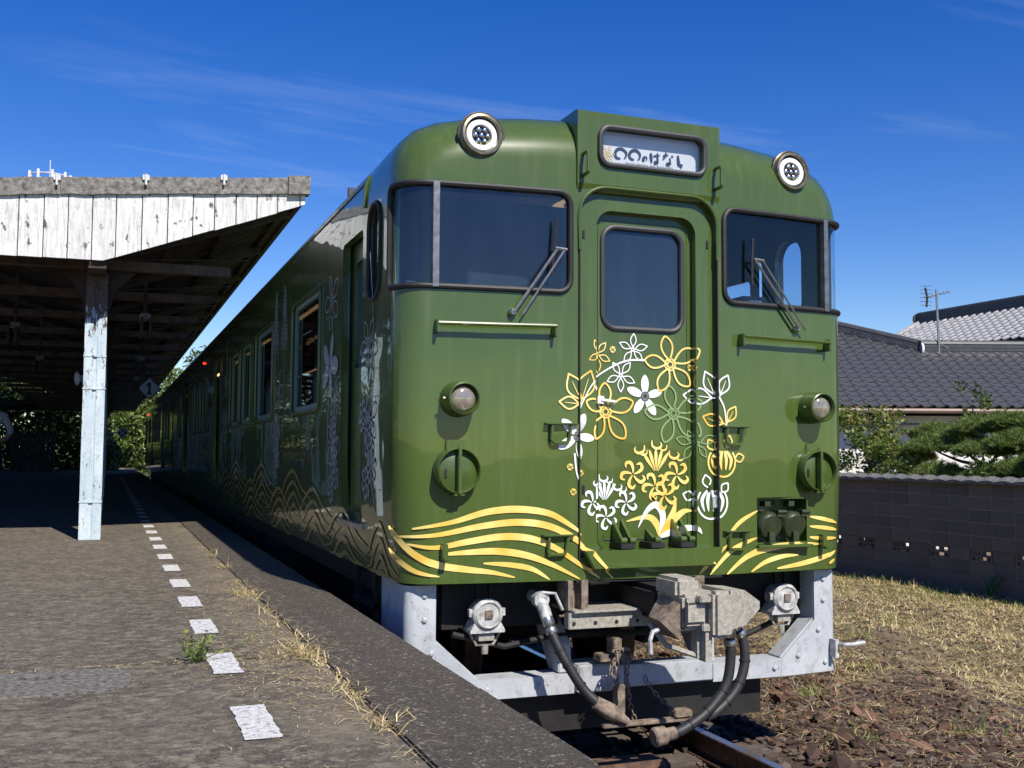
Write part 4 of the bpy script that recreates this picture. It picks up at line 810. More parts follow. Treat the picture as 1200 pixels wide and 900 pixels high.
ay = np.concatenate([[-3000, -800, -200, -60, -20, -10, -7], np.arange(-5, 12, 0.1), [12.5, 13.5, 15, 18, 22, 30, 40, 60, 100, 250, 800, 3000]])
GX, GY = np.meshgrid(ax, ay); GZ = gz(GX, GY)
nx_, ny_ = len(ax), len(ay)
me = bpy.data.meshes.new('ground'); idx = np.arange(nx_*ny_).reshape(ny_, nx_)
me.from_pydata(np.stack([GX, GY, GZ], -1).reshape(-1, 3).tolist(), [], np.stack([idx[:-1, :-1], idx[:-1, 1:], idx[1:, 1:], idx[1:, :-1]], -1).reshape(-1, 4).tolist()); me.update()
g = obj('ground', me, 'soil', None, smooth=True, fix=False); g['kind'] = 'structure'
# --- track
TRK = thing('railway_track', 'rusty railway track under the green railcar beside the platform', 'track', (0, 10, -0.15)); 
rp = [(-0.062, -0.15), (0.062, -0.15), (0.062, -0.138), (0.012, -0.122), (0.009, -0.04), (0.032, -0.03), (0.032, -0.004), (-0.032, -0.004), (-0.032, -0.03), (-0.009, -0.04), (-0.012, -0.122), (-0.062, -0.138)]
for x in (-0.566, 0.566):
    r_ = obj('rail', MB().prism([(p[0]+x, p[1]) for p in rp], -9, 75), 'rail_steel', TRK)
    sub('rail_head', MB().box(x-0.027, x+0.027, -9, 75, -0.004, 0.0), 'rail_top', r_)
sm = obj('sleeper', MB().box(-1.05, 1.05, -0.11, 0.11, -0.24, -0.145), 'sleeper_wood', TRK, bevel=0.01)
sm.matrix_parent_inverse = Matrix.Translation((0, -10, 0.15)); sm.location = (0, -5.8, 0)
for k in range(1, 60):
    c_ = inst(sm, TRK, (0, -5.8+0.62*k, 0)); c_.matrix_parent_inverse = Matrix.Translation((0, -10, 0.15))
obj('check_beam', MB().box(-0.42, 0.13, 0.06, 0.24, -0.16, -0.045), 'rust', TRK, bevel=0.01)
# --- loose red ballast stones and soil lumps
def scatter_mesh(name, V, F, cols, matname='vcol', smooth=False):
    me = bpy.data.meshes.new(name); V = np.asarray(V, np.float32).reshape(-1, 3); F = np.asarray(F, np.int32)
    k = F.shape[1]; me.vertices.add(len(V)); me.vertices.foreach_set('co', V.ravel())
    me.loops.add(F.size); me.loops.foreach_set('vertex_index', F.ravel()); me.polygons.add(len(F))
    me.polygons.foreach_set('loop_start', np.arange(0, F.size, k, dtype=np.int32)); me.update(calc_edges=True); me.polygons.foreach_set('use_smooth', np.zeros(len(F), dtype=bool))
    if cols is not None:
        at = me.color_attributes.new('Col', 'FLOAT_COLOR', 'POINT'); c4 = np.ones((len(V), 4), np.float32); c4[:, :3] = cols; at.data.foreach_set('color', c4.ravel())
    me.materials.append(MATS[matname]); o = bpy.data.objects.new(name, me); COL.objects.link(o); return o
ph = (1+5**0.5)/2
ICO = np.array([(-1, ph, 0), (1, ph, 0), (-1, -ph, 0), (1, -ph, 0), (0, -1, ph), (0, 1, ph), (0, -1, -ph), (0, 1, -ph), (ph, 0, -1), (ph, 0, 1), (-ph, 0, -1), (-ph, 0, 1)])/1.9
ICF = np.array([(0,11,5),(0,5,1),(0,1,7),(0,7,10),(0,10,11),(1,5,9),(5,11,4),(11,10,2),(10,7,6),(7,1,8),(3,9,4),(3,4,2),(3,2,6),(3,6,8),(3,8,9),(4,9,5),(2,4,11),(6,2,10),(8,6,7),(9,8,1)])
def stones(name, n, fx, fy, smin, smax, pal, lift=0.0, flat=0.6):
    x = fx(n); y = fy(n); sz = smin+(smax-smin)*rng.random(n)**2.8; z = gz(x, y)+sz*0.15+lift
    V = ICO[None]*(0.35+1.2*rng.random((n, 12, 1)))*sz[:, None, None]*np.stack([np.ones(n), 0.6+0.5*rng.random(n), flat*(0.6+0.6*rng.random(n))], -1)[:, None]
    a = rng.random(n)*6.28; c_, s_ = np.cos(a)[:, None], np.sin(a)[:, None]
    V = np.stack([V[..., 0]*c_-V[..., 1]*s_, V[..., 0]*s_+V[..., 1]*c_, V[..., 2]], -1)+np.stack([x, y, z], -1)[:, None]
    F = (ICF[None]+12*np.arange(n)[:, None, None]).reshape(-1, 3)
    pal = np.array(pal); cc = pal[rng.integers(0, len(pal), n)]*(0.65+0.7*rng.random((n, 1)))
    return tag(scatter_mesh(name, V, F, np.repeat(cc, 12, 0)), None, None, kind='stuff')
REDS = [(0.085, 0.05, 0.036), (0.11, 0.066, 0.047), (0.062, 0.04, 0.031), (0.16, 0.09, 0.06), (0.10, 0.08, 0.065), (0.05, 0.036, 0.03)]
o = stones('gravel', 20000, lambda n: np.clip(1.9+rng.normal(0, 0.75, n), 1.15, 5), lambda n: rng.uniform(-4.5, 9, n), 0.006, 0.04, REDS)
tag(o, 'reddish brown ballast stones heaped beside the rail', 'gravel', kind='stuff')
o = stones('broken_stones', 260, lambda n: np.clip(1.75+rng.normal(0, 0.6, n), 1.2, 4.5), lambda n: rng.uniform(-3, 5, n), 0.03, 0.085, REDS[:4], 0.0, 0.75)
tag(o, 'larger broken red-brown lumps lying by the rail', 'stones', kind='stuff')
o = stones('soil_lumps', 22000, lambda n: rng.uniform(1.6, 7.6, n), lambda n: rng.uniform(-4.5, 8, n), 0.006, 0.03, REDS+[(0.13, 0.105, 0.08), (0.20, 0.17, 0.13)])
tag(o, 'scattered small brown stones and soil lumps on the open ground', 'stones', kind='stuff')
o = stones('ballast', 7000, lambda n: rng.uniform(-1.45, 1.3, n), lambda n: rng.uniform(-5, 10, n), 0.015, 0.05, [(0.09, 0.065, 0.05), (0.12, 0.09, 0.07), (0.06, 0.045, 0.035)], 0.01)
tag(o, 'dark brown ballast stones between and beside the rails', 'ballast', kind='stuff')
# --- grass blades
def blades(name, X, Y, Z, lmin, lmax, wid, lean, pal, jit=0.35):
    n = len(X); L = lmin+(lmax-lmin)*rng.random(n)**1.6; a = rng.random(n)*6.283; el = lean(n)
    d = np.stack([np.cos(a)*np.cos(el), np.sin(a)*np.cos(el), np.sin(el)], -1); sd_ = np.stack([-np.sin(a), np.cos(a), np.zeros(n)], -1)
    p = np.stack([X, Y, Z], -1); w = (wid*(0.6+0.8*rng.random(n)))[:, None]
    droop = np.stack([np.zeros(n), np.zeros(n), -L*0.22*np.cos(el)], -1)
    mid2 = p+d*(L*0.55)[:, None]+sd_*(rng.normal(0, 0.12, n)*L)[:, None]; tip_ = p+d*L[:, None]+droop+sd_*(rng.normal(0, 0.3, n)*L)[:, None]
    V = np.stack([p-sd_*w, p+sd_*w, mid2+sd_*w*0.8, mid2-sd_*w*0.8, tip_], 1)
    V[..., 2] = np.maximum(V[..., 2], (Z-0.02)[:, None])
    base = 5*np.arange(n)[:, None]; F = np.concatenate([base+np.array([[0, 1, 2]]), base+np.array([[0, 2, 3]]), base+np.array([[3, 2, 4]])], 0)
    pal = np.array(pal); cc = pal[rng.integers(0, len(pal), n)]*(1-jit+2*jit*rng.random((n, 1)))
    return scatter_mesh(name, V, F, np.repeat(cc, 5, 0))
STRAW = [(0.56, 0.44, 0.22), (0.45, 0.34, 0.165), (0.66, 0.54, 0.30), (0.30, 0.22, 0.105), (0.48, 0.42, 0.18), (0.18, 0.13, 0.065)]
GREEN = [(0.10, 0.16, 0.03), (0.14, 0.20, 0.04), (0.08, 0.12, 0.025), (0.18, 0.21, 0.06)]
def field(n, x0, x1, y0, y1, thr, seed):
    x = rng.uniform(x0, x1, n); y = rng.uniform(y0, y1, n)
    f = np.sin(1.7*x+seed)*np.cos(1.3*y-seed)+0.6*np.sin(3.9*x-2.2*y+seed*2)+0.5*np.sin(7*x+5*y)+0.62*(x-4.0)
    k = (f+rng.normal(0, 0.35, n)) > thr; return x[k], y[k]
x, y = field(260000, 1.3, 8.45, -4.5, 13, -0.25, 0.7)
tag(blades('dry_grass', x, y, gz(x, y), 0.03, 0.15, 0.0032, lambda n: np.abs(rng.normal(0.12, 0.30, n)), STRAW), 'mown dry straw-coloured grass covering the ground before the block wall', 'grass', kind='stuff')
x, y = field(15000, 4.5, 8.45, -2, 13, 1.9, 2.1)
x2 = rng.normal(8.2, 0.2, 4200); y2 = rng.uniform(-2, 13, 4200); cl_ = [(1.55, 0.15), (2.0, 1.2), (4.2, 3.4), (3.0, 1.9), (2.35, 0.05), (5.3, 4.2), (2.9, 2.9), (5.9, 2.6), (3.5, -0.3)]
x3 = np.concatenate([rng.normal(a, 0.08, 90) for a, _ in cl_]); y3 = np.concatenate([rng.normal(c_, 0.08, 90) for _, c_ in cl_])
x = np.concatenate([x, np.minimum(x2, 8.46), x3]); y = np.concatenate([y, y2, y3])
tag(blades('green_grass', x, y, gz(x, y), 0.04, 0.17, 0.003, lambda n: np.abs(rng.normal(0.9, 0.35, n)), GREEN+STRAW[:2]), 'sparse green grass tufts growing among the dry straw', 'grass', kind='stuff')
x = rng.uniform(1.25, 4.2, 15000); y = rng.uniform(-4, 7, 15000)
tag(blades('loose_straw', x, y, gz(x, y)+0.02, 0.05, 0.2, 0.0016, lambda n: np.abs(rng.normal(0.05, 0.15, n)), STRAW), 'loose straw stalks lying over the red stones', 'straw', kind='stuff')
# --- platform
ZP = 0.84
PL = obj('platform', MB().box(-9, -2.06, -12, 62, 0.3, ZP), 'asphalt', None, fix=False); PL['kind'] = 'structure'
obj('platform_wall', MB().box(-8.8, -1.70, -12, 62, -0.6, ZP-0.17), 'platform_side', PL)
cs_ = obj('coping_slab', MB().box(-2.052, -1.61, 0.0, 0.992, ZP-0.15, ZP+0.003), 'coping', PL, bevel=0.008)
cs_.location = (0, -11.69, 0)
for k in range(1, 66):
    inst(cs_, PL, (random.uniform(-0.004, 0.004), -11.69+k*1.0, random.uniform(-0.002, 0.003)))
ys_ = [-1.91, -0.91, 0.06, 0.98, 1.89, 2.86, 3.76, 4.72, 5.66]+[6.6+0.95*k for k in range(30)]+[-2.9, -3.9]
for k, yy in enumerate(ys_):
    mb = MB(); N = 18; w0 = 0.055; hl_ = 0.22
    L_ = [(-2.445-w0+random.uniform(-0.0035, 0.0035), yy-hl_+2*hl_*i/N, ZP+0.0045) for i in range(N+1)]; R3 = [(-2.445+w0+random.uniform(-0.0035, 0.0035), yy-hl_+2*hl_*i/N, ZP+0.0045) for i in range(N+1)]
    mb.add(L_+R3, [(i, N+1+i, N+2+i, i+1) for i in range(N)]); obj('painted_dash', mb, 'dash_paint', PL, fix=False)
for q, y_ in ((-0.83, 0.012), (3.35, 0.010), (-3.4, 0.012)):
    P_ = [np.array((-8.9+0.171*i, q+0.012*math.sin(i*0.9)+random.uniform(-0.006, 0.006))) for i in range(41)]; mb = MB(); ribbon_(mb, P_, lambda t_: y_*(0.6+0.5*math.sin(37*t_)**2), lambda x, y: (x, y, ZP+0.002)); obj('platform_crack', mb, 'sleeper_wood', PL, fix=False)
pt = obj('concrete_patch', MB().prism([(x+random.uniform(-0.012, 0.012), y+random.uniform(-0.012, 0.012)) for x, y in [(-3.75+0.095*i, -1.30) for i in range(10)]+[(-2.81, -1.24), (-2.79, -1.1), (-2.81, -0.95), (-2.86, -0.88)]+[(-2.95-0.1*i, -0.86) for i in range(8)]], ZP-0.02, ZP+0.005, 'z'), 'patch_concrete', PL)
sub('patch_handle', MB().prism([(-3.11+0.07*math.cos(a), -1.0+0.035*math.sin(a)) for a in np.linspace(0, 2*math.pi, 15)[:-1]], ZP+0.005, ZP+0.013, 'z'), 'patch_concrete', pt)
# dry grass along the coping joint and in the cross crack
cl_ = [(-2.06+random.gauss(0, 0.02), random.uniform(-3.2, 5.2)) for _ in range(46)]+[(-2.07, yy) for yy in (-0.75, -0.8, -0.9, -1.0, -1.1, -0.6, 0.5, 0.8, 1.2, 1.5, -1.8, -2.0, -2.2)]
X = []; Y = []
for a, c_ in cl_:
    n = random.randint(4, 30); X += list(rng.normal(a-0.02, 0.022, n)); Y += list(rng.normal(c_, 0.07, n))
for a, c_, n in ((-2.09, -0.80, 120), (-2.07, -0.95, 60), (-2.1, 1.25, 90), (-2.08, 1.05, 50), (-2.06, -2.1, 80), (-2.16, -0.72, 60)): X += list(rng.normal(a, 0.035, n)); Y += list(rng.normal(c_, 0.09, n))
X = np.array(X); Y = np.array(Y)
tag(blades('joint_grass', X, Y, np.full(len(X), ZP), 0.03, 0.14, 0.0015, lambda n: np.abs(rng.normal(0.22, 0.35, n)), STRAW+[(0.5, 0.4, 0.2)]), 'withered yellow grass growing in the platform coping joint', 'grass', kind='stuff')
X = np.concatenate([rng.uniform(-3.9, -2.1, 260), rng.normal(-2.25, 0.16, 1500), rng.normal(-2.2, 0.13, 1500)]); Y = np.concatenate([rng.normal(-0.82, 0.015, 260), rng.normal(-0.9, 0.6, 1500), rng.normal(1.2, 1.3, 1500)])
tag(blades('scattered_straw', X, Y, np.full(len(X), ZP+0.002), 0.015, 0.07, 0.0013, lambda n: np.abs(rng.normal(0.04, 0.08, n)), STRAW), 'bits of straw scattered on the platform near the joint', 'straw', kind='stuff')
# --- leafy plant helper
def leafcloud(P, size, pal, up=0.3, asp=0.45, jit=0.4):
    n = len(P); a = rng.random(n)*6.283; e = rng.normal(up, 0.6, n); L = size*(0.6+0.8*rng.random(n))
    d = np.stack([np.cos(a)*np.cos(e), np.sin(a)*np.cos(e), np.sin(e)], -1); q = rng.normal(size=(n, 3)); sd_ = np.cross(d, q); sd_ /= np.linalg.norm(sd_, axis=1)[:, None]+1e-9
    L = L[:, None]; V = np.stack([P, P+d*L*0.5+sd_*L*asp*0.5, P+d*L, P+d*L*0.5-sd_*L*asp*0.5], 1)
    F = 4*np.arange(n)[:, None]+np.array([[0, 1, 2, 3]]); pal = np.array(pal); cc = pal[rng.integers(0, len(pal), n)]*(1-jit+2*jit*rng.random((n, 1)))
    return V, F, np.repeat(cc, 4, 0)
wd = thing('weed', 'small green weed growing in the platform crack beside the white dashes', 'plant', (-2.54, -0.84, ZP))
mb = MB(); tips_ = []
for k in range(9):
    a = k*0.7; r = random.uniform(0.05, 0.11); top = (-2.54+r*math.cos(a)*(2.3 if k == 0 else 1), -0.84+r*math.sin(a), ZP+random.uniform(0.04, 0.13)); tips_.append(top); mb.tube([(-2.54, -0.84, ZP), top], [0.003, 0.0015], 4)
obj('stem', mb, mat('weed_stem', (0.15, 0.16, 0.06), 0.8), wd)
P_ = np.concatenate([np.array([(-2.54, -0.84, ZP)])+np.linspace(0.2, 1.05, 22)[:, None]*(np.array(tp)-np.array((-2.54, -0.84, ZP)))+rng.normal(0, 0.008, (22, 3)) for tp in tips_])
V, F, C_ = leafcloud(P_, 0.022, GREEN+[(0.2, 0.2, 0.08)]); lf = scatter_mesh('leaves', V, F, C_); lf.parent = wd; lf.matrix_parent_inverse = Matrix.Translation((2.54, 0.84, -ZP)); lf['kind'] = 'stuff'
# ============================================================ platform canopy
m, t, b, s = begin('white_board', 0.8)
grain = noise(t, s, 5, 9, 0.7, (9, 9, 0.7)); knots = noise(t, s, 5.5, 3, 0.5, (1.6, 1, 0.75))
oi = nd(t, 'ShaderNodeObjectInfo'); rv = oi.outputs['Random']
vm = nd(t, 'ShaderNodeVectorMath', operation='ADD'); t.links.new(s, vm.inputs[0]); cx_ = nd(t, 'ShaderNodeCombineXYZ'); mm = nd(t, 'ShaderNodeMath', operation='MULTIPLY'); mm.inputs[1].default_value = 37; t.links.new(rv, mm.inputs[0]); t.links.new(mm.outputs[0], cx_.inputs[2]); t.links.new(cx_.outputs[0], vm.inputs[1])
kn = noise(t, vm.outputs[0], 7.5, 3, 0.55, (1.3, 1, 0.85))
c = ramp(t, grain, [(0.3, (0.50, 0.50, 0.48)), (0.55, (0.72, 0.72, 0.69)), (0.8, (0.80, 0.80, 0.77))])
c = mixc(t, ramp(t, noise(t, vm.outputs[0], 6, 9, 0.75, (7, 7, 0.9)), [(0.50, (0, 0, 0)), (0.68, (0.85,)*3)]), c, (0.30, 0.295, 0.285))
c = mixc(t, ramp(t, kn, [(0.62, (0, 0, 0)), (0.67, (1, 1, 1))]), c, (0.08, 0.072, 0.065))
c = mixc(t, ramp(t, rv, [(0.0, (0.0,)*3), (1.0, (0.25,)*3)]), c, (0.42, 0.42, 0.41))
t.links.new(c, b.inputs['Base Color']); bumpn(t, b, s, 40, 0.3)
mat('weathered_trim', (0.085, 0.08, 0.072), 0.95, col2=(0.30, 0.285, 0.26), scale=22, bump=0.6, bscale=50, detail=10)
mat('old_wood', (0.030, 0.022, 0.017), 0.9, col2=(0.075, 0.055, 0.042), scale=6, bump=0.3)
mat('brown_beam', (0.10, 0.068, 0.046), 0.85, var=0.4, scale=7, bump=0.3)
mat('roof_sheet', (0.040, 0.030, 0.026), 0.85, var=0.35, scale=3)
mat('lamp_white', (0.6, 0.6, 0.58), 0.5)
m, t, b, s = begin('post_paint', 0.55)
c = ramp(t, noise(t, s, 3, 6, 0.6, (4, 4, 1)), [(0.3, (0.38, 0.48, 0.54)), (0.7, (0.56, 0.64, 0.67))])
sx = nd(t, 'ShaderNodeSeparateXYZ'); t.links.new(s, sx.inputs[0]); mr = nd(t, 'ShaderNodeMapRange'); mr.inputs['From Min'].default_value = 2.8; mr.inputs['From Max'].default_value = 3.5; mr.inputs['To Max'].default_value = 0.42; t.links.new(sx.outputs[2], mr.inputs[0])
ad = nd(t, 'ShaderNodeMath', operation='ADD'); t.links.new(noise(t, s, 14, 9, 0.75, (2.2, 2.2, 0.7)), ad.inputs[0]); t.links.new(mr.outputs[0], ad.inputs[1])
rm_ = ramp(t, ad.outputs[0], [(0.575, (0, 0, 0)), (0.635, (1, 1, 1))])
c = mixc(t, rm_, c, ramp(t, noise(t, s, 40, 5), [(0.35, (0.035, 0.022, 0.018)), (0.7, (0.16, 0.085, 0.05))]))
t.links.new(c, b.inputs['Base Color']); bumpn(t, b, s, 25, 0.3)
YF, XR, XL, XP = 5.2, -1.12, -9.6, -3.05  # XL drawn out past the view, added reach that darkens the train side
CN = thing('platform_canopy', 'wooden platform canopy with white plank gable and weathered grey roof edge', 'canopy', (XP, 17, ZP))
ptop = lambda x: 4.06+0.0965*(x+3.9)
pbot = lambda x: 3.485 if x < -3.0 else 3.485+(x+3.0)*0.372
ff = 46.0
for yy in (YF, ff):
    x = XR
    while x > XL:
        w_ = random.uniform(0.20, 0.235) if x != XR else 0.055
        x0, x1 = x-w_+0.009, x; off = random.uniform(-0.004, 0.004); jb_ = random.uniform(-0.006, 0.006)
        poly = [(x0, pbot(x0)+jb_), (x1, pbot(x1)+jb_), (x1, ptop(x1)), (x0, ptop(x0))]
        if x0 < -3.0 < x1: poly.insert(1, (-3.0, pbot(-3.0)+jb_))
        obj('fascia_plank', MB().prism(poly, yy+off, yy+0.022+off), 'white_board', CN, bevel=0.002); x -= w_
    # weathered edge above the planks
    x = XR+0.04; k = 0
    while x > XL:
        w_ = 0.22 if k == 0 else random.uniform(1.7, 2.1); x0, x1 = max(x-w_+0.004, XL), x; dz = 0.012 if k == 0 else 0; fy = -0.05 if k == 0 else -0.02
        N = max(2, int(w_/0.1)); mb = MB(); xs_ = np.linspace(x0, x1, N+1)
        lo_ = [(q, ptop(q)-0.03-dz+(random.uniform(-0.006, 0.006) if k else 0)) for q in xs_]; hi_ = [(q, ptop(q)+0.13+dz+(random.uniform(-0.004, 0.006) if k else 0)) for q in xs_]
        mb.prism(lo_+hi_[::-1], yy+fy-0.01, yy+0.09); obj('roof_edge', mb, 'weathered_trim', CN); x -= w_; k += 1
    for q in (-1.92, -2.64, -3.42, -4.3, -5.2): obj('edge_clip', MB().tube([(q, yy-0.035, ptop(q)+0.15), (q, yy-0.06, ptop(q)+0.15), (q, yy-0.06, ptop(q)+0.05)], 0.012, 6).box(q-0.03, q+0.03, yy-0.05, yy-0.035, ptop(q)+0.10, ptop(q)+0.15), 'lamp_white', CN)
soff = lambda x: 3.60+abs(x-XP)*0.345
for x0, x1 in ((XP+0.01, XR+0.03), (XL, XP-0.01)):
    ysx = np.arange(YF+0.03, ff, 0.05); mb = MB(); vs = []
    for i, yy in enumerate(ysx):
        dz = 0.014*math.sin(i*math.pi/2+0.3)
        vs += [(x0, yy, soff(x0)+0.10+dz), (x1, yy, soff(x1)+0.10+dz)]
    mb.add(vs, [(2*i, 2*i+1, 2*i+3, 2*i+2) for i in range(len(ysx)-1)]); obj('roof_sheet', mb, 'roof_sheet', CN, fix=False)
    for q in np.linspace(x0+0.12, x1-0.12, 4): obj('purlin', MB().box(q-0.04, q+0.04, YF+0.05, ff-0.05, soff(q)+0.015, soff(q)+0.082), 'old_wood', CN)
for yy in (YF+0.03, ff-0.01): obj('gable_backing', MB().prism([(XL, pbot(XL)+0.02), (-3.0, pbot(-3.0)+0.02), (XR-0.06, pbot(XR)+0.01), (XR-0.06, ptop(XR)), (XL, ptop(XL))], yy, yy+0.012), 'old_wood', CN)  # dark boards added to block sky light in the plank gaps
obj('edge_beam', MB().box(XR-0.05, XR+0.0, YF+0.04, ff-0.05, soff(XR)-0.05, soff(XR)+0.09), 'old_wood', CN)
obj('spine_beam', MB().box(XP-0.08, XP+0.08, YF+0.05, ff-0.05, 3.42, 3.60), 'old_wood', CN)
for k in range(19):
    yy = 5.75+k*2.16; 
    obj('cross_beam', MB().box(-5.6, -1.78, yy-0.05, yy+0.05, 3.49, 3.585), 'brown_beam', CN)
    for x0, x1 in ((XP+0.1, XR-0.08), (XL+0.1, XP-0.1)):
        obj('rafter', MB().prism([(x0, soff(x0)-0.07), (x1, soff(x1)-0.07), (x1, soff(x1)+0.013), (x0, soff(x0)+0.013)], yy-0.035, yy+0.035), 'old_wood', CN)
    if k < 18:
        obj('tie_rod', MB().tube([(-2.9, yy, 3.60), (-1.35, yy+2.1, 4.05)], 0.008, 5), 'old_wood', CN)
        obj('tie_rod', MB().tube([(-1.35, yy, 4.05), (-2.9, yy+2.1, 3.60)], 0.008, 5), 'old_wood', CN)
for k in range(8):
    yy = 5.8+5.4*k
    po = obj('post', MB().box(XP-0.10, XP-0.018, yy-0.10, yy-0.06, ZP, 3.45).box(XP+0.018, XP+0.10, yy-0.10, yy-0.06, ZP, 3.45).box(XP-0.02, XP+0.02, yy-0.085, yy+0.08, ZP, 3.45).box(XP-0.10, XP+0.10, yy+0.05, yy+0.08, ZP, 3.45), 'post_paint', CN, bevel=0.004)
    for zz in (1.20, 2.30, 2.62, 3.3): sub('post_band', MB().box(XP-0.106, XP+0.106, yy-0.106, yy+0.086, zz, zz+0.014), 'post_paint', po)
    for sg in (-1, 1): sub('knee_brace', MB().prism([(XP+sg*0.10, 3.05), (XP+sg*0.10, 3.48), (XP+sg*0.36, 3.48), (XP+sg*0.28, 3.40), (XP+sg*0.16, 3.28), (XP+sg*0.13, 3.12)], yy+0.0, yy+0.02), 'old_wood', po)
lab = ['hanging lamp under the canopy just right of the painted post', 'hanging lamp deeper under the canopy, second right of the post', 'hanging lamp farthest under the canopy on the track side', 'hanging lamp under the canopy left of the painted post', 'farther hanging lamp under the canopy left of the post']
for (x, yy, z), lb in zip(((-2.55, 7.4, 3.05), (-2.45, 12.6, 3.0), (-2.4, 17.5, 3.0), (-4.05, 9.4, 3.1), (-4.0, 13.8, 3.05)), lab):
    l_ = thing('hanging_lamp', lb, 'lamp', (x, yy, z), 'lamps under the canopy')
    obj('stem', MB().box(x-0.02, x+0.02, yy-0.02, yy+0.02, z+0.22, soff(x)), 'old_wood', l_)
    obj('housing', MB().box(x-0.06, x+0.06, yy-0.06, yy+0.06, z+0.14, z+0.23), 'weathered_trim', l_, bevel=0.01)
    obj('tube', MB().box(x-0.055, x-0.03, yy-0.5, yy+0.03, z-0.06, z+0.13).box(x+0.03, x+0.055, yy-0.5, yy+0.03, z-0.06, z+0.13), 'old_wood', l_)
hs = thing('horn_speaker', 'grey horn loudspeaker under the canopy left of the painted post', 'loudspeaker', (-3.3, 11.0, 2.75))
obj('horn', MB().lathe([(0, 0.025), (0.06, 0.03), (0.12, 0.06), (0.16, 0.10), (0.165, 0.09), (0.08, 0.02)], (-3.2, 11.0, 2.75), (-0.9, -0.35, -0.1), 20), 'lamp_white', hs, smooth=True)
obj('mounting_arm', MB().tube([(-3.2, 11.0, 2.75), (-3.1, 11.15, 2.9), (-3.08, 11.2, 3.2)], 0.015, 6), 'old_wood', hs)
# platform number sign
sg_ = thing('platform_number_sign', 'white diamond sign with number 1 hanging below the canopy edge', 'sign', (-2.06, 20, 3.13))
obj('sign_back', MB().prism([(-2.06-0.27, 3.13), (-2.06, 2.86), (-2.06+0.27, 3.13), (-2.06, 3.40)], 20.0, 20.03), 'rubber', sg_)
obj('sign_face', MB().prism([(-2.06-0.24, 3.13), (-2.06, 2.89), (-2.06+0.24, 3.13), (-2.06, 3.37)], 19.99, 19.997), 'lamp_white', sg_)
obj('numeral', MB().box(-2.085, -2.035, 19.983, 19.988, 3.01, 3.26).prism([(-2.085, 3.26), (-2.14, 3.20), (-2.14, 3.17), (-2.085, 3.21)], 19.983, 19.988).box(-2.12, -2.0, 19.983, 19.988, 3.0, 3.03), 'rubber', sg_)
obj('hanger', MB().box(-2.07, -2.05, 20.0, 20.02, 3.38, 4.0), 'old_wood', sg_)
s2 = thing('stop_marker', 'small white diamond marker on an arm beyond the painted post', 'sign', (-2.68, 27.4, 2.2))
obj('marker_face', MB().prism([(-2.52-0.19, 2.24), (-2.52, 2.05), (-2.52+0.19, 2.24), (-2.52, 2.43)], 27.36, 27.38), 'lamp_white', s2)
for dx, dz in ((-0.08, 0), (0.08, 0), (0, 0.08), (0, -0.08)): obj('marker_dot', MB().prism([(-2.52+dx+0.035*math.cos(a), 2.24+dz+0.035*math.sin(a)) for a in np.linspace(0, 6.283, 9)[:-1]], 27.345, 27.355), 'rubber', s2)
obj('marker_arm', MB().tube([(-3.0, 27.4, 2.24), (-2.6, 27.39, 2.24)], 0.025, 6).tube([(-3.0, 27.4, 2.1), (-2.75, 27.39, 2.22)], 0.02, 6), 'lamp_white', s2)
# ============================================================ block wall
m, t, b, s = begin('block', 0.95)
oi = nd(t, 'ShaderNodeObjectInfo')
c = ramp(t, oi.outputs['Random'], [(0.0, (0.115, 0.103, 0.085)), (0.5, (0.138, 0.123, 0.10)), (1.0, (0.165, 0.146, 0.118))])
c = mixc(t, ramp(t, noise(t, s, 3.2, 8, 0.7), [(0.42, (0, 0, 0)), (0.7, (0.55,)*3)]), c, (0.15, 0.14, 0.125))
c = mixc(t, ramp(t, noise(t, s, 120, 4, 0.7), [(0.55, (0, 0, 0)), (0.75, (0.5,)*3)]), c, (0.035, 0.034, 0.034))
t.links.new(c, b.inputs['Base Color']); bumpn(t, b, s, 90, 0.6, 0.01)
mat('mortar', (0.30, 0.285, 0.26), 0.95, var=0.3, scale=12, bump=0.3)
mat('wall_cap', (0.16, 0.155, 0.14), 0.95, var=0.45, scale=14, bump=0.5)
XW = 8.5
BW = thing('block_wall', 'dark grey concrete block wall with pierced vent blocks and a wavy tiled cap', 'wall', (XW, 5, -0.25))
zb0 = 0.04; bh = 0.183; bl_ = 0.40; yw0, nc = -2.0, 46
obj('foundation', MB().box(XW-0.01, XW+0.14, yw0, yw0+nc*bl_, -0.6, zb0), 'block', BW)
obj('mortar_core', MB().box(XW+0.006, XW+0.11, yw0, yw0+nc*bl_, zb0+2*bh, zb0+7*bh+0.05).box(XW+0.006, XW+0.11, yw0, yw0+nc*bl_, zb0, zb0+bh), 'mortar', BW)
base = obj('block', MB().box(0, 0.10, 0.006, bl_-0.006, 0.005, bh-0.005), 'block', BW, bevel=0.004)
vent = MB(); 
vent.box(0, 0.10, 0.004, bl_-0.004, 0.004, 0.026).box(0, 0.10, 0.004, bl_-0.004, bh-0.026, bh-0.004).box(0, 0.10, 0.004, 0.03, 0.026, bh-0.026).box(0, 0.10, bl_-0.03, bl_-0.004, 0.026, bh-0.026)
vent.box(0.0, 0.09, 0.03, bl_-0.03, bh/2-0.011, bh/2+0.011)
for k in (1, 3): vent.box(0.002, 0.09, bl_*k/4-0.008+0.0, bl_*k/4+0.008, 0.026, bh/2-0.011)
vent.box(0.002, 0.09, bl_/2-0.008, bl_/2+0.008, bh/2+0.011, bh-0.026)
vm_ = obj('vent_block', vent, 'block', BW); first = {id(base): True, id(vm_): True}
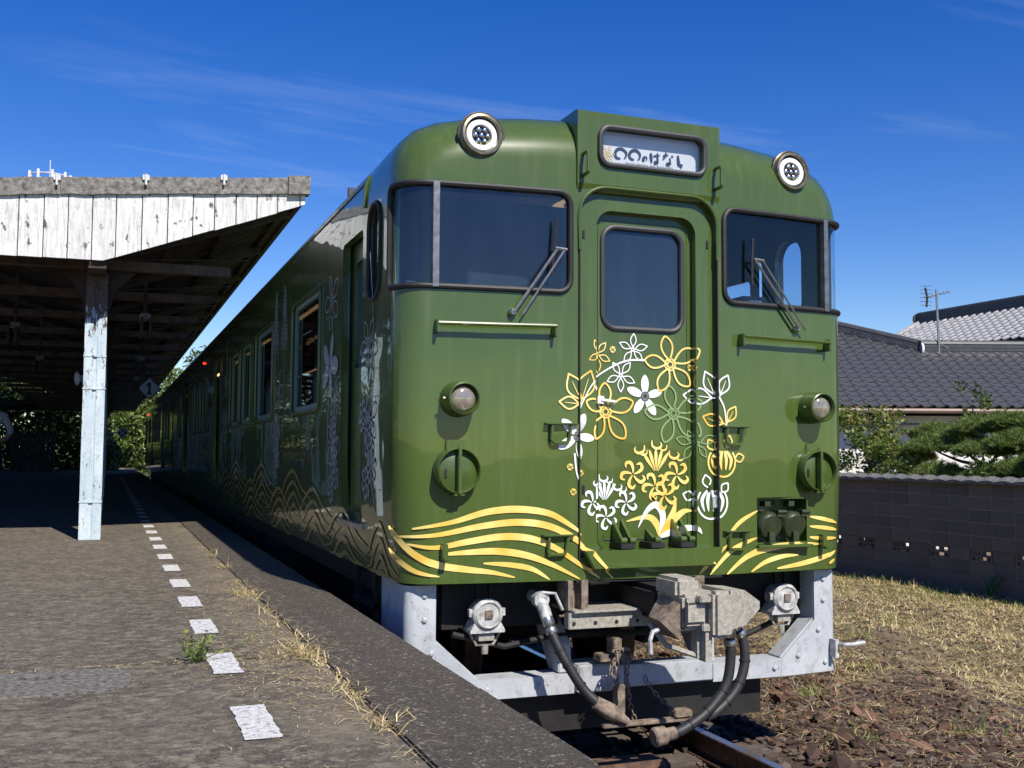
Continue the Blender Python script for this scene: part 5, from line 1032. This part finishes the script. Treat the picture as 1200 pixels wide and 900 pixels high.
for rw in range(7):
    for cc in range(nc):
        isv = rw == 1 and cc % 2 == 0; src = vm_ if isv else base
        loc = (XW+random.uniform(-0.002, 0.002), yw0+cc*bl_, zb0+rw*bh)
        if first.pop(id(src), None): o = src
        else: o = inst(src, BW, (0, 0, 0))
        o.location = loc; o.matrix_parent_inverse = Matrix.Translation((-XW, -5, 0.25))
capm = MB(); N = 10
for i in range(N):
    a0, a1 = i/N, (i+1)/N
cp_ = MB(); pr = [(0.30*i/12, 0.024*abs(math.sin(math.pi*i/12))) for i in range(13)]
cp_.add([(-0.075, y, z+0.045-0.02) for y, z in pr]+[(0.035, y, z+0.085) for y, z in pr]+[(0.16, y, z+0.02) for y, z in pr]+[(-0.075, y, -0.004) for y, z in pr]+[(0.16, y, -0.004) for y, z in pr],
        [(i, i+1, 14+i, 13+i) for i in range(12)]+[(13+i, 14+i, 27+i, 26+i) for i in range(12)]+[(39+i, 40+i, i+1, i) for i in range(12)]+[(39, 0, 13, 26, 52), (51, 64, 38, 25, 12)])
cap = obj('cap_tile', cp_, 'wall_cap', BW, fix=True); zc_ = zb0+7*bh
for k in range(61):
    o = cap if k == 0 else inst(cap, BW, (0, 0, 0)); o.location = (XW, yw0+0.302*k, zc_); o.matrix_parent_inverse = Matrix.Translation((-XW, -5, 0.25))
# ============================================================ houses
mat('tile_dark', (0.080, 0.080, 0.082), 0.38, var=0.25, scale=5, coat=0.15)
mat('tile_grey', (0.30, 0.30, 0.30), 0.5, var=0.35, scale=3)
mat('ridge_dark', (0.05, 0.052, 0.058), 0.5, var=0.25, scale=8)
mat('plaster', (0.72, 0.71, 0.68), 0.9, var=0.06, scale=3)
mat('eave_wood', (0.07, 0.05, 0.038), 0.8, var=0.3)
mat('copper_gutter', (0.20, 0.13, 0.10), 0.5, var=0.2)
Xr = np.array((math.cos(YAW), -math.sin(YAW), 0.0)); Yf = np.array((math.sin(YAW), math.cos(YAW), 0.0)); C0 = np.array((-2.909, -5.413, 0.0))
HB = lambda a, d, z: tuple(C0+Xr*a+Yf*d+np.array((0, 0, z)))          # the house stands square to this pair of directions
def tile_mesh(name, w, l, m_):
    # S-shaped pan tile, slope length l along +y', width w along x'
    N = 8; xs_ = np.linspace(0, w, N+1); zz = [0.045*math.exp(-((x/w-0.22)/0.16)**2)+0.012*math.cos(2*math.pi*x/w) for x in xs_]
    V = [(x, 0, z+0.028) for x, z in zip(xs_, zz)]+[(x, l, z) for x, z in zip(xs_, zz)]+[(x, 0, z-0.004) for x, z in zip(xs_, zz)]
    F = [(i, i+1, N+2+i, N+1+i) for i in range(N)]+[(2*N+2+i, 2*N+3+i, i+1, i) for i in range(N)]
    me = bpy.data.meshes.new(name); me.from_pydata(V, [], F); me.update(); me.materials.append(MATS[m_]); return me
def tiled_roof(parent, eave0, along, upd, nx, ny, keep, w, l, m_, near, nind):
    along = Vector(along); upd = Vector(upd); nrm = along.cross(upd); me = tile_mesh('roof_tile', w, l*1.25, m_)
    M0 = Matrix((along, upd, nrm)).transposed().to_4x4(); cells = []
    for j in range(ny):
        for i in range(nx):
            p = Vector(eave0)+along*(i*w)+upd*(j*l)
            if keep(i*w, j*l): cells.append(((p-Vector(near)).length, i, j, p))
    cells.sort(key=lambda q: q[0]); inv = Matrix.Translation(-Vector(parent.location))
    for _, i, j, p in cells[:nind]:
        o = bpy.data.objects.new('roof_tile', me); COL.objects.link(o); o.parent = parent; o.matrix_parent_inverse = inv
        Mx = M0 @ Matrix.Rotation(random.gauss(0, 0.006), 4, 'Y'); Mx.translation = p; o.matrix_basis = Mx
    base = np.array([v.co[:] for v in me.vertices]); fb = np.array([f.vertices[:] for f in me.polygons]); VV = []; FF = []
    Mr = np.array([along, upd, nrm])
    for k, (_, i, j, p) in enumerate(cells[nind:]): VV.append(base @ Mr+np.array(p)); FF.append(fb+k*len(base))
    if VV:
        o = scatter_mesh('far_roof_tiles', np.concatenate(VV), np.concatenate(FF), None, m_); o.parent = parent; o.matrix_parent_inverse = inv; o['kind'] = 'stuff'
D0 = 22.0; Z0 = 2.70; sl_ = math.atan(0.55)
H1 = thing('house', 'low white house with dark blue-grey glazed tile roof behind the block wall', 'house', HB(9, 24, 0))
obj('wall', MB().add([HB(a, d, z) for z in (-0.3, 2.55) for a, d in ((3.0, D0+0.55), (15, D0+0.55), (15, D0+6), (3.0, D0+6))], [(0, 1, 5, 4), (1, 2, 6, 5), (2, 3, 7, 6), (3, 0, 4, 7), (4, 5, 6, 7)]), 'plaster', H1)
obj('soffit', MB().add([HB(a, d, z) for a in (3.0, 15) for d, z in ((D0+0.05, Z0-0.08), (D0+1.0, Z0-0.12), (D0+1.0, Z0+0.3), (D0+0.05, Z0-0.03))], [(0, 1, 2, 3), (7, 6, 5, 4), (0, 4, 5, 1), (3, 2, 6, 7), (0, 3, 7, 4)]), 'eave_wood', H1)
obj('gutter', MB().tube([HB(3.0, D0-0.05, Z0-0.06), HB(15, D0-0.05, Z0-0.06)], 0.05, 8), 'copper_gutter', H1, smooth=True)
obj('eave_rail', MB().tube([HB(3.0, D0+0.2, Z0-0.33), HB(15, D0+0.2, Z0-0.33)], 0.025, 6), 'copper_gutter', H1)
run = 2.5/math.cos(sl_)
def ridge_run(a):                                       # slope length up to the ridge at distance a along the eave
    return run*float(np.interp(a, [0, 4.1, 5.4, 6.2], [2.35, 1.52, 1.28, 1.0]) if a < 6.2 else 1.0)
A0 = 3.0
rr_ = lambda a: float(np.interp(a+A0, [3.0, 7.6, 9.4, 9.5, 20], [2.1, 1.48, 1.02, 1.0, 1.0]))*run
obj('roof_base', MB().add([HB(3.0, D0, Z0), HB(15, D0, Z0), HB(15, D0+2.5, Z0+2.5*0.55), HB(9.45, D0+2.5, Z0+2.5*0.55), HB(7.6, D0+2.5*1.48, Z0+2.5*1.48*0.55), HB(3.0, D0+5.2, Z0+5.2*0.55), HB(15, D0+5.2, Z0), HB(9.45, D0+5.2, Z0), HB(7.6, D0+7.5, Z0), HB(3.0, D0+10, Z0)], [(0, 1, 2, 3, 4, 5), (3, 2, 6, 7), (4, 3, 7, 8), (5, 4, 8, 9)]), 'tile_dark', H1)
upv = (Yf*math.cos(sl_)+np.array((0, 0, math.sin(sl_))))
tiled_roof(H1, np.array(HB(A0, D0-0.06, Z0+0.0))+np.array((0, 0, 0.012)), Xr, upv, 44, 26, lambda a, c_: c_ < rr_(a)-0.05, 0.27, 0.235, 'tile_dark', HB(9.5, D0, Z0), 300)
def ridge(parent, P, m_='ridge_dark', h=0.22, r=0.09):
    mb = MB()
    for p, q in zip(P, P[1:]):
        p, q = Vector(p), Vector(q); sd_ = (q-p).cross(Vector((0, 0, 1))).normalized()*0.10
        for k in range(3):
            z0 = Vector((0, 0, h*k/3-0.02)); z1 = Vector((0, 0, h*(k+1)/3-0.03)); f_ = 1+0.15*(1-k*0.5)
            mb.add([p-sd_*f_+z0, q-sd_*f_+z0, q+sd_*f_+z0, p+sd_*f_+z0, p-sd_*f_+z1, q-sd_*f_+z1, q+sd_*f_+z1, p+sd_*f_+z1], [(0, 1, 5, 4), (1, 2, 6, 5), (2, 3, 7, 6), (3, 0, 4, 7), (4, 5, 6, 7)])
        mb.tube([p+Vector((0, 0, h)), q+Vector((0, 0, h))], r, 10)
    return obj('ridge', mb, m_, parent)
zr = lambda d: Z0+(d-D0)*0.55
ridge(H1, [HB(9.45, D0+2.5, zr(D0+2.5)), HB(15, D0+2.5, zr(D0+2.5))])
ridge(H1, [HB(3.0, D0+5.2, zr(D0+5.2)), HB(7.6, D0+2.5*1.48, zr(D0+2.5*1.48)), HB(9.42, D0+2.55, zr(D0+2.55))])
obj('ridge_end', MB().lathe([(0, 0.16), (0.05, 0.15), (0.06, 0.05)], HB(9.45, D0+2.5, zr(D0+2.5)+0.1), (Xr[0], Xr[1], 0), 14), 'plaster', H1, smooth=True)
obj('ridge_end', MB().lathe([(0, 0.14), (0.05, 0.13), (0.06, 0.05)], HB(7.6, D0+3.55, zr(D0+3.75)+0.25), (-Yf[0], -Yf[1], 0), 14), 'ridge_dark', H1, smooth=True)
# second house, ridge parallel to the track
H2 = thing('house', 'taller house behind with pale grey sunlit tile roof and dark ridge', 'house', (22, 14, 0))
xe, ze, xr, zr2, yg = 19.6, 4.82, 22.0, 6.05, 22.3
sl2 = math.atan((zr2-ze)/(xr-xe)); L2 = math.hypot(zr2-ze, xr-xe)
obj('wall', MB().box(xe+0.7, xr+3, 2, yg-0.5, -0.3, ze+0.15), 'eave_wood', H2)
obj('roof_base', MB().add([(xe, 2, ze), (xe, yg, ze), (xr, yg, zr2), (xr, 2, zr2), (xr+3.0, 2, ze-0.3), (xr+3.0, yg, ze-0.3)], [(0, 1, 2, 3), (3, 2, 5, 4)]), 'tile_grey', H2)
obj('eave_board', MB().box(xe+0.0, xe+0.06, 2, yg, ze-0.17, ze-0.01), 'rubber', H2)
tiled_roof(H2, (xe-0.05, 20.3+2.0, ze+0.01), (0, -1, 0), (math.cos(sl2), 0, math.sin(sl2)), 62, 10, lambda a, c_: True, 0.30, 0.268, 'tile_grey', (xe, 16, ze), 300)
obj('verge', MB().tube([(xe-0.05, yg, ze+0.05), (xr, yg, zr2+0.05)], 0.09, 8), 'tile_grey', H2, smooth=True)
ridge(H2, [(xr, yg+0.1, zr2), (xr, 2, zr2)], 'ridge_dark', 0.28, 0.10)
obj('ridge_end', MB().lathe([(0, 0.2), (0.06, 0.19), (0.07, 0.05)], (xr, yg+0.12, zr2+0.16), (0, 1, 0), 14), 'ridge_dark', H2, smooth=True)
# television aerial on the low roof
da = 24.4; aa = (1103-600)/1244.6*da; zt_ = lambda v: 1.696+(532-v)/1244.6*da
AN = thing('television_aerial', 'thin television aerial mast standing on the dark tiled roof', 'aerial', HB(aa, da, zt_(418)))
obj('mast', MB().tube([HB(aa, da, zt_(420)), HB(aa-0.05, da, zt_(335))], 0.026, 6), 'steel', AN)
obj('stay', MB().tube([HB(aa+0.02, da, zt_(400)), HB(aa+0.2, da, zt_(405)), HB(aa+0.3, da, zt_(420))], 0.018, 5), 'steel', AN)
obj('boom', MB().tube([HB(aa-0.32, da, zt_(345)), HB(aa+0.28, da, zt_(337))], 0.016, 5), 'steel', AN)
for k in range(7): obj('element', MB().tube([HB(aa-0.3+0.085*k-0.10, da-0.2, zt_(345-1.2*k)), HB(aa-0.3+0.085*k+0.10, da+0.2, zt_(345-1.2*k))], 0.008, 4), 'steel', AN)
obj('reflector', MB().tube([HB(aa-0.30, da, zt_(333)), HB(aa-0.26, da, zt_(345)), HB(aa-0.28, da, zt_(356))], 0.025, 5), 'rubber', AN)
mb = MB()
for k in range(6): mb.tube([HB(aa-0.42, da, zt_(331+4.6*k)), HB(aa-0.16, da, zt_(331+4.6*k))], 0.007, 4)
obj('reflector_rods', mb, 'steel', AN)
# ============================================================ plants
mat('bark', (0.085, 0.062, 0.045), 0.95, var=0.4, scale=9, bump=0.6)
m, t, b, s = begin('leafmat', 0.6)
a_ = nd(t, 'ShaderNodeVertexColor', layer_name='Col'); t.links.new(a_.outputs[0], b.inputs['Base Color'])
tr_ = nd(t, 'ShaderNodeBsdfTranslucent'); t.links.new(mixc(t, 1.0, a_.outputs[0], (1.3, 1.4, 0.5), 'MULTIPLY'), tr_.inputs[0]); ms = nd(t, 'ShaderNodeMixShader'); ms.inputs[0].default_value = 0.3
t.links.new(b.outputs[0], ms.inputs[1]); t.links.new(tr_.outputs[0], ms.inputs[2]); t.links.new(ms.outputs[0], t.nodes['Material Output'].inputs[0])
def limbs(root, base, top, spread, n, r0):
    mb = MB(); base = np.array(base, float); top = np.array(top, float); ends = []
    bendp = (base+top)/2+rng.normal(0, 0.06, 3)*np.linalg.norm(top-base); mb.tube(catmull([base, bendp, top], 5), [r0*(1-0.6*i/10) for i in range(11)], 7)
    for k in range(n):
        t_ = 0.35+0.6*k/n; st = base+(top-base)*t_; a = rng.random()*6.283; e = st+np.array((math.cos(a)*spread, math.sin(a)*spread, spread*rng.uniform(0.15, 0.7)))
        mb.tube(catmull([st, (st+e)/2+rng.normal(0, 0.05, 3)*spread, e], 4), [r0*0.5*(1-0.75*i/8) for i in range(9)], 5); ends.append(e)
    return mb, ends
def leaf_tree(name, label, cat, base, h, rad_, nleaf, size, pal, ncl=16, group=None, zmin=0.35, squash=0.8, trunk=0.12):
    T_ = thing(name, label, cat, tuple(base), group); inv = Matrix.Translation(-Vector(base))
    mb, ends = limbs(T_, base, (base[0]+rng.normal(0, 0.1*rad_), base[1]+rng.normal(0, 0.1*rad_), base[2]+h*0.8), rad_*0.6, 7, trunk)
    obj('trunk', mb, 'bark', T_, smooth=True)
    cl_ = []
    for k in range(ncl):
        a = rng.random()*6.283; q = rng.random()**0.6; z = zmin+(0.97-zmin)*rng.random(); rr = rad_*q*math.sqrt(max(0.08, 1-((z-0.6)/0.48)**2))
        cl_.append((base[0]+rr*math.cos(a), base[1]+rr*math.sin(a), base[2]+h*z))
    P = []
    for c_ in cl_:
        n = int(nleaf/ncl*rng.uniform(0.6, 1.4)); d = rng.normal(size=(n, 3)); d /= np.linalg.norm(d, axis=1)[:, None]; r = rad_*rng.uniform(0.28, 0.42)*rng.random((n, 1))**0.45
        P.append(np.array(c_)+d*r*np.array((1, 1, squash)))
    V, F, C_ = leafcloud(np.concatenate(P), size, pal); o = scatter_mesh('crown', V, F, C_, 'leafmat'); o.parent = T_; o.matrix_parent_inverse = inv; o['kind'] = 'stuff'
    return T_
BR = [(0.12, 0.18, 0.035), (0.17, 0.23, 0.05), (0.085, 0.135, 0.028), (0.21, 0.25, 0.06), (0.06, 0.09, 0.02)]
DK = [(0.035, 0.058, 0.014), (0.05, 0.08, 0.018), (0.028, 0.045, 0.012), (0.07, 0.10, 0.025)]  # darker leaf colours; on the left-hand end trees they stand in for shade
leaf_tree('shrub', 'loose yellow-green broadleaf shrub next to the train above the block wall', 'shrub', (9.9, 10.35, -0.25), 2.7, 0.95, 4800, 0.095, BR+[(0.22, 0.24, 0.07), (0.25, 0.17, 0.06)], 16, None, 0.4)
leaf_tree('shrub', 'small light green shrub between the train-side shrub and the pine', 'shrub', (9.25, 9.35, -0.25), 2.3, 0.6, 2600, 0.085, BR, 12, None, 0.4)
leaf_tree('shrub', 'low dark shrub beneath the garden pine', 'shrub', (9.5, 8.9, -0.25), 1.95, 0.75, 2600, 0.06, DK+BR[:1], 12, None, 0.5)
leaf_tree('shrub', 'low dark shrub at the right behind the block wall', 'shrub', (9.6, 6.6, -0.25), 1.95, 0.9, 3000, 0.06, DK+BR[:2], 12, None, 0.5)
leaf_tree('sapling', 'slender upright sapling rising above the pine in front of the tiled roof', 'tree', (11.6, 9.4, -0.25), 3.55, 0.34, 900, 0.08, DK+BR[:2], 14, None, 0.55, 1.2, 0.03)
def pine(name, label, base, h, pads):
    T_ = thing(name, label, 'tree', base); inv = Matrix.Translation(-Vector(base)); mb = MB(); b0 = np.array(base)
    top = b0+np.array((0.1, -0.3, h*0.85)); tr2 = catmull([b0, b0+np.array((0.15, 0.35, h*0.35)), b0+np.array((-0.12, -0.1, h*0.62)), top], 6); mb.tube(tr2, [0.085*(1-0.7*i/(len(tr2)-1)) for i in range(len(tr2))], 7); P = []; D = []
    for dx, dy, dz, r in pads:
        c_ = b0+np.array((dx, dy, dz)); st = np.array(min(tr2, key=lambda q: abs(q[2]-(c_[2]-0.25)))); mb.tube(catmull([st, (st+c_)/2+np.array((0, 0, -0.06)), c_], 4), [0.04*(1-0.7*i/8) for i in range(9)], 5)
        nt_ = int(420*r*r/0.16); a = rng.random(nt_)*6.283; q = r*np.sqrt(rng.random(nt_)); ctr = c_+np.stack([q*np.cos(a), q*np.sin(a), 0.24*r*rng.random(nt_)*(1-(q/r)**2)*2+rng.normal(0, 0.03, nt_)], -1)
        for _ in range(15):
            d = rng.normal(size=(nt_, 3)); d[:, 2] = np.abs(d[:, 2])*1.1+0.25; d /= np.linalg.norm(d, axis=1)[:, None]; P.append(ctr); D.append(d)
    obj('trunk', mb, 'bark', T_, smooth=True)
    P = np.concatenate(P); D = np.concatenate(D); n = len(P); sd_ = np.cross(D, rng.normal(size=(n, 3))); sd_ /= np.linalg.norm(sd_, axis=1)[:, None]; L = rng.uniform(0.06, 0.12, (n, 1)); w = 0.006
    V = np.stack([P-sd_*w, P+sd_*w, P+D*L], 1); F = 3*np.arange(n)[:, None]+np.array([[0, 1, 2]]); pal = np.array([(0.12, 0.18, 0.04), (0.18, 0.245, 0.06), (0.06, 0.095, 0.022), (0.25, 0.29, 0.09)])
    cc = pal[rng.integers(0, 4, n)]*(0.7+0.6*rng.random((n, 1))); o = scatter_mesh('crown', V, F, np.repeat(cc, 3, 0), 'leafmat'); o.parent = T_; o.matrix_parent_inverse = inv; o['kind'] = 'stuff'
pine('pine_tree', 'cloud-pruned garden pine with bare twisted limb behind the block wall', (10.2, 7.9, -0.25), 2.4, [(-0.2, 0.8, 2.05, 0.5), (0.2, 0.2, 2.35, 0.5), (-0.3, -0.35, 2.0, 0.45), (0.1, -0.9, 2.2, 0.5), (0.3, 1.3, 2.3, 0.45), (-0.5, 0.35, 1.65, 0.4), (0.0, -0.6, 2.45, 0.4), (-0.5, 1.2, 1.75, 0.4), (-0.45, -0.7, 1.6, 0.45), (-0.4, 0.9, 1.5, 0.45), (0.2, 0.6, 2.1, 0.5), (-0.3, -1.2, 1.75, 0.45), (0.0, 1.7, 1.9, 0.5)])
pine('pine_tree', 'second garden pine at the right edge with dense flat needle pads', (10.3, 6.5, -0.25), 2.35, [(-0.2, 0.5, 2.1, 0.5), (0.1, -0.2, 2.3, 0.5), (-0.4, -0.5, 1.95, 0.5), (0.2, 0.9, 2.0, 0.45), (-0.1, -1.0, 2.2, 0.45), (-0.5, 0.2, 1.7, 0.4), (-0.5, -0.7, 1.6, 0.45), (-0.4, 0.8, 1.55, 0.45), (0.1, -1.5, 2.1, 0.5), (-0.4, -1.6, 1.7, 0.5)])
# broad-leaved weed at the wall foot
wl = thing('weed', 'broad-leaved green weed at the foot of the block wall', 'plant', (8.35, 5.9, -0.24)); mb = MB()
for k in range(16):
    a = rng.random()*6.283; L = rng.uniform(0.22, 0.5); lean_ = rng.uniform(0.25, 0.6); P = []
    for t_ in np.linspace(0, 1, 6): P.append(np.array((8.35+math.cos(a)*L*lean_*t_**1.5, 5.9+math.sin(a)*L*lean_*t_**1.5, -0.24+L*(t_-0.25*t_*t_))))
    n_ = np.array((-math.sin(a), math.cos(a), 0)); wv = [0.022*math.sin(math.pi*(0.12+0.86*t_)) for t_ in np.linspace(0, 1, 6)]
    mb.add([p+n_*w for p, w in zip(P, wv)]+[p-n_*w for p, w in zip(P, wv)], [(i, i+1, 7+i, 6+i) for i in range(5)])
obj('leaves', mb, mat('weed_green', (0.07, 0.15, 0.025), 0.5, var=0.3), wl, fix=False)
# trees beyond the platform end; unseen row along its far side added for darkness
names = ['bright green tree beyond the platform end, nearest the train', 'bright green tree beyond the platform end, just left of the train-side tree', 'green tree beyond the platform end behind the painted post', 'dark green tree beyond the platform end left of the post', 'dark green tree at the far left beyond the canopy', 'tall tree standing far behind the train']
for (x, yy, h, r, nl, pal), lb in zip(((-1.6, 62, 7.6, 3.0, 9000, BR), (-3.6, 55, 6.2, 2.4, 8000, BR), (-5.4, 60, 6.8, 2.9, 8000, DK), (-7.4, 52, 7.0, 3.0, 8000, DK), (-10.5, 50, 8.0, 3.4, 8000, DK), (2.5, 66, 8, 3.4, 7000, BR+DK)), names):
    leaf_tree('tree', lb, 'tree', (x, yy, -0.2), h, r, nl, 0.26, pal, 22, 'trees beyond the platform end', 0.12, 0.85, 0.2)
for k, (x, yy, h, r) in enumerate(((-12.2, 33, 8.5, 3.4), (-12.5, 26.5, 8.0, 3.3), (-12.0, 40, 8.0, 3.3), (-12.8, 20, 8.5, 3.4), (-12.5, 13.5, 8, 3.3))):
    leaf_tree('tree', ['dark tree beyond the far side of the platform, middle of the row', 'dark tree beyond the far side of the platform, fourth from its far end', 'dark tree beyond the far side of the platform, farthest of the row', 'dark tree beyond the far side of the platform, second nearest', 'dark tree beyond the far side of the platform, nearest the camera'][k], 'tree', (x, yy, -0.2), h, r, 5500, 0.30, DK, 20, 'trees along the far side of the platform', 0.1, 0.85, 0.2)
n_ = 12000; x = rng.uniform(-10, -2.5, n_); yy = rng.uniform(45.6, 47.8, n_)
V, F, C_ = leafcloud(np.stack([x, yy, rng.random(n_)*np.interp(x, [-10, -4, -3, -2.5], [4.0, 3.8, 2.6, 1.2])+0.5], -1), 0.22, DK)
V2, F2, C2 = leafcloud(np.stack([rng.uniform(-3.4, 2.5, 9000), rng.uniform(56, 60, 9000), rng.random(9000)*5.6], -1), 0.26, BR+DK)
V = np.concatenate([V, V2]); F = np.concatenate([F, F2+4*n_]); C_ = np.concatenate([C_, C2])
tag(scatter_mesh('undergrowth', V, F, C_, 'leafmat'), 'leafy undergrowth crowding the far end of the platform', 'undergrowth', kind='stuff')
n_ = 14000; x = rng.normal(-10.6, 0.5, n_); yy = rng.uniform(2, 50, n_); zz = rng.random(n_)*3.6-0.2  # leaf mass added out of view to keep train-side reflections dark
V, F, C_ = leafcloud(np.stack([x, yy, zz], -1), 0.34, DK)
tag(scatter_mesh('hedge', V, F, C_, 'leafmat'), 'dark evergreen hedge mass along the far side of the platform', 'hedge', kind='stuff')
# weathered fence by the far end
mat('fence_grey', (0.075, 0.08, 0.07), 0.9, var=0.4, scale=4)
FE = thing('fence', 'weathered grey board fence at the far end under the canopy', 'fence', (-5.8, 41, ZP))
for k in range(9): obj('board', MB().box(-6.5+0.16*k, -6.37+0.16*k, 41+0.02*k, 41.03+0.02*k, ZP, ZP+1.55+random.uniform(-0.08, 0.08)), 'fence_grey', FE)
obj('fence_post', MB().box(-5.06, -4.9, 41.1, 41.25, ZP, ZP+1.5), 'fence_grey', FE)
# radio mast far behind the canopy
AM = thing('radio_mast', 'white radio mast top with ring of antennas showing above the canopy roof', 'mast', (-6.45, 60, -0.2)); mx, my_, mz = -6.45, 60.0, 16.6
obj('pole', MB().tube([(mx, my_, -0.2), (mx, my_, mz+0.6)], [0.45, 0.16], 10), 'lamp_white', AM, smooth=True)
obj('whip', MB().tube([(mx, my_, mz+0.5), (mx, my_, mz+1.75)], 0.03, 5), 'lamp_white', AM)
for zz in (mz+0.15, mz+0.75): obj('ring', MB().tube([(mx+1.05*math.cos(a), my_+1.05*math.sin(a), zz) for a in np.linspace(0, 6.283, 19)[:-1]], 0.045, 5, closed=True), 'lamp_white', AM)
for k in range(9): a = k*0.698; obj('antenna_panel', MB().box(mx+1.1*math.cos(a)-0.07, mx+1.1*math.cos(a)+0.07, my_+1.1*math.sin(a)-0.05, my_+1.1*math.sin(a)+0.05, mz+0.1, mz+0.95), 'lamp_white', AM)
obj('spokes', MB().tube([(mx-1.05, my_, mz+0.15), (mx+1.05, my_, mz+0.15)], 0.04, 5).tube([(mx, my_-1.05, mz+0.15), (mx, my_+1.05, mz+0.15)], 0.04, 5), 'lamp_white', AM)
# ============================================================ person under the canopy
def skin_body(J, E_):
    me = bpy.data.meshes.new('person'); me.from_pydata([j[0] for j in J], E_, []); o = bpy.data.objects.new('person', me); COL.objects.link(o)
    o.modifiers.new('sk', 'SKIN'); sv = me.skin_vertices[0].data
    for i, j in enumerate(J): sv[i].radius = j[1]
    sv[0].use_root = True; sb_ = o.modifiers.new('ss', 'SUBSURF'); sb_.levels = 2; sb_.render_levels = 2
    bpy.context.view_layer.update(); m2 = bpy.data.meshes.new_from_object(o.evaluated_get(bpy.context.evaluated_depsgraph_get())); o.modifiers.clear(); o.data = m2; return o
J = [((0, 0, 0.95), (0.16, 0.11)), ((0, 0, 1.18), (0.145, 0.10)), ((0, 0, 1.40), (0.17, 0.11)), ((0, -0.01, 1.50), (0.06, 0.06)), ((0, -0.02, 1.58), (0.075, 0.09)), ((0, -0.02, 1.68), (0.085, 0.10)),
     ((0.20, 0, 1.42), (0.062, 0.062)), ((0.31, -0.02, 1.17), (0.052, 0.055)), ((0.22, -0.20, 1.03), (0.038, 0.04)), ((0.16, -0.28, 1.02), (0.035, 0.025)), ((0.10, -0.33, 1.02), (0.018, 0.015)), ((0.12, -0.31, 0.98), (0.014, 0.014)),
     ((-0.20, 0, 1.42), (0.062, 0.062)), ((-0.27, 0.03, 1.15), (0.05, 0.05)), ((-0.26, -0.06, 0.92), (0.038, 0.04)), ((-0.26, -0.09, 0.80), (0.03, 0.04)),
     ((0.10, 0, 0.86), (0.10, 0.105)), ((0.11, -0.01, 0.48), (0.068, 0.072)), ((0.12, 0.02, 0.09), (0.048, 0.052)), ((0.13, -0.12, 0.045), (0.048, 0.035)),
     ((-0.10, 0, 0.86), (0.10, 0.105)), ((-0.11, -0.01, 0.48), (0.068, 0.072)), ((-0.12, 0.02, 0.09), (0.048, 0.052)), ((-0.13, -0.12, 0.045), (0.048, 0.035))]
E_ = [(0, 1), (1, 2), (2, 3), (3, 4), (4, 5), (2, 6), (6, 7), (7, 8), (8, 9), (9, 10), (9, 11), (2, 12), (12, 13), (13, 14), (14, 15), (0, 16), (16, 17), (17, 18), (18, 19), (0, 20), (20, 21), (21, 22), (22, 23)]
pe = skin_body(J, E_); pe.location = (-4.66, 13.2, ZP); pe.rotation_euler = (0, 0, rad(8))
for m_ in (mat('shirt', (0.45, 0.46, 0.48), 0.9, var=0.1), mat('trousers', (0.03, 0.04, 0.09), 0.9, var=0.2), mat('skin', (0.42, 0.25, 0.17), 0.6), mat('shoe', (0.02, 0.02, 0.02), 0.6)): pe.data.materials.append(m_)
for p in pe.data.polygons:
    c_ = p.center; z = c_.z; p.use_smooth = True
    p.material_index = 3 if z < 0.085 else 1 if (z < 0.98 and abs(c_.x) < 0.225) else 2 if (z > 1.5 or (z < 1.12 and abs(c_.x) > 0.10 and (c_.y < -0.12 or c_.x < -0.2))) else 0
tag(pe, 'person in pale shirt and navy trousers standing in canopy shade at left edge', 'person')
hr = MB().lathe([(0, 0.0), (0.01, 0.06), (0.05, 0.10), (0.11, 0.115), (0.17, 0.10)], (0, 0.005, 1.795), (0, 0.25, -1), 16)
obj('hair', hr, mat('hair', (0.012, 0.01, 0.01), 0.6), None, smooth=True).parent = pe
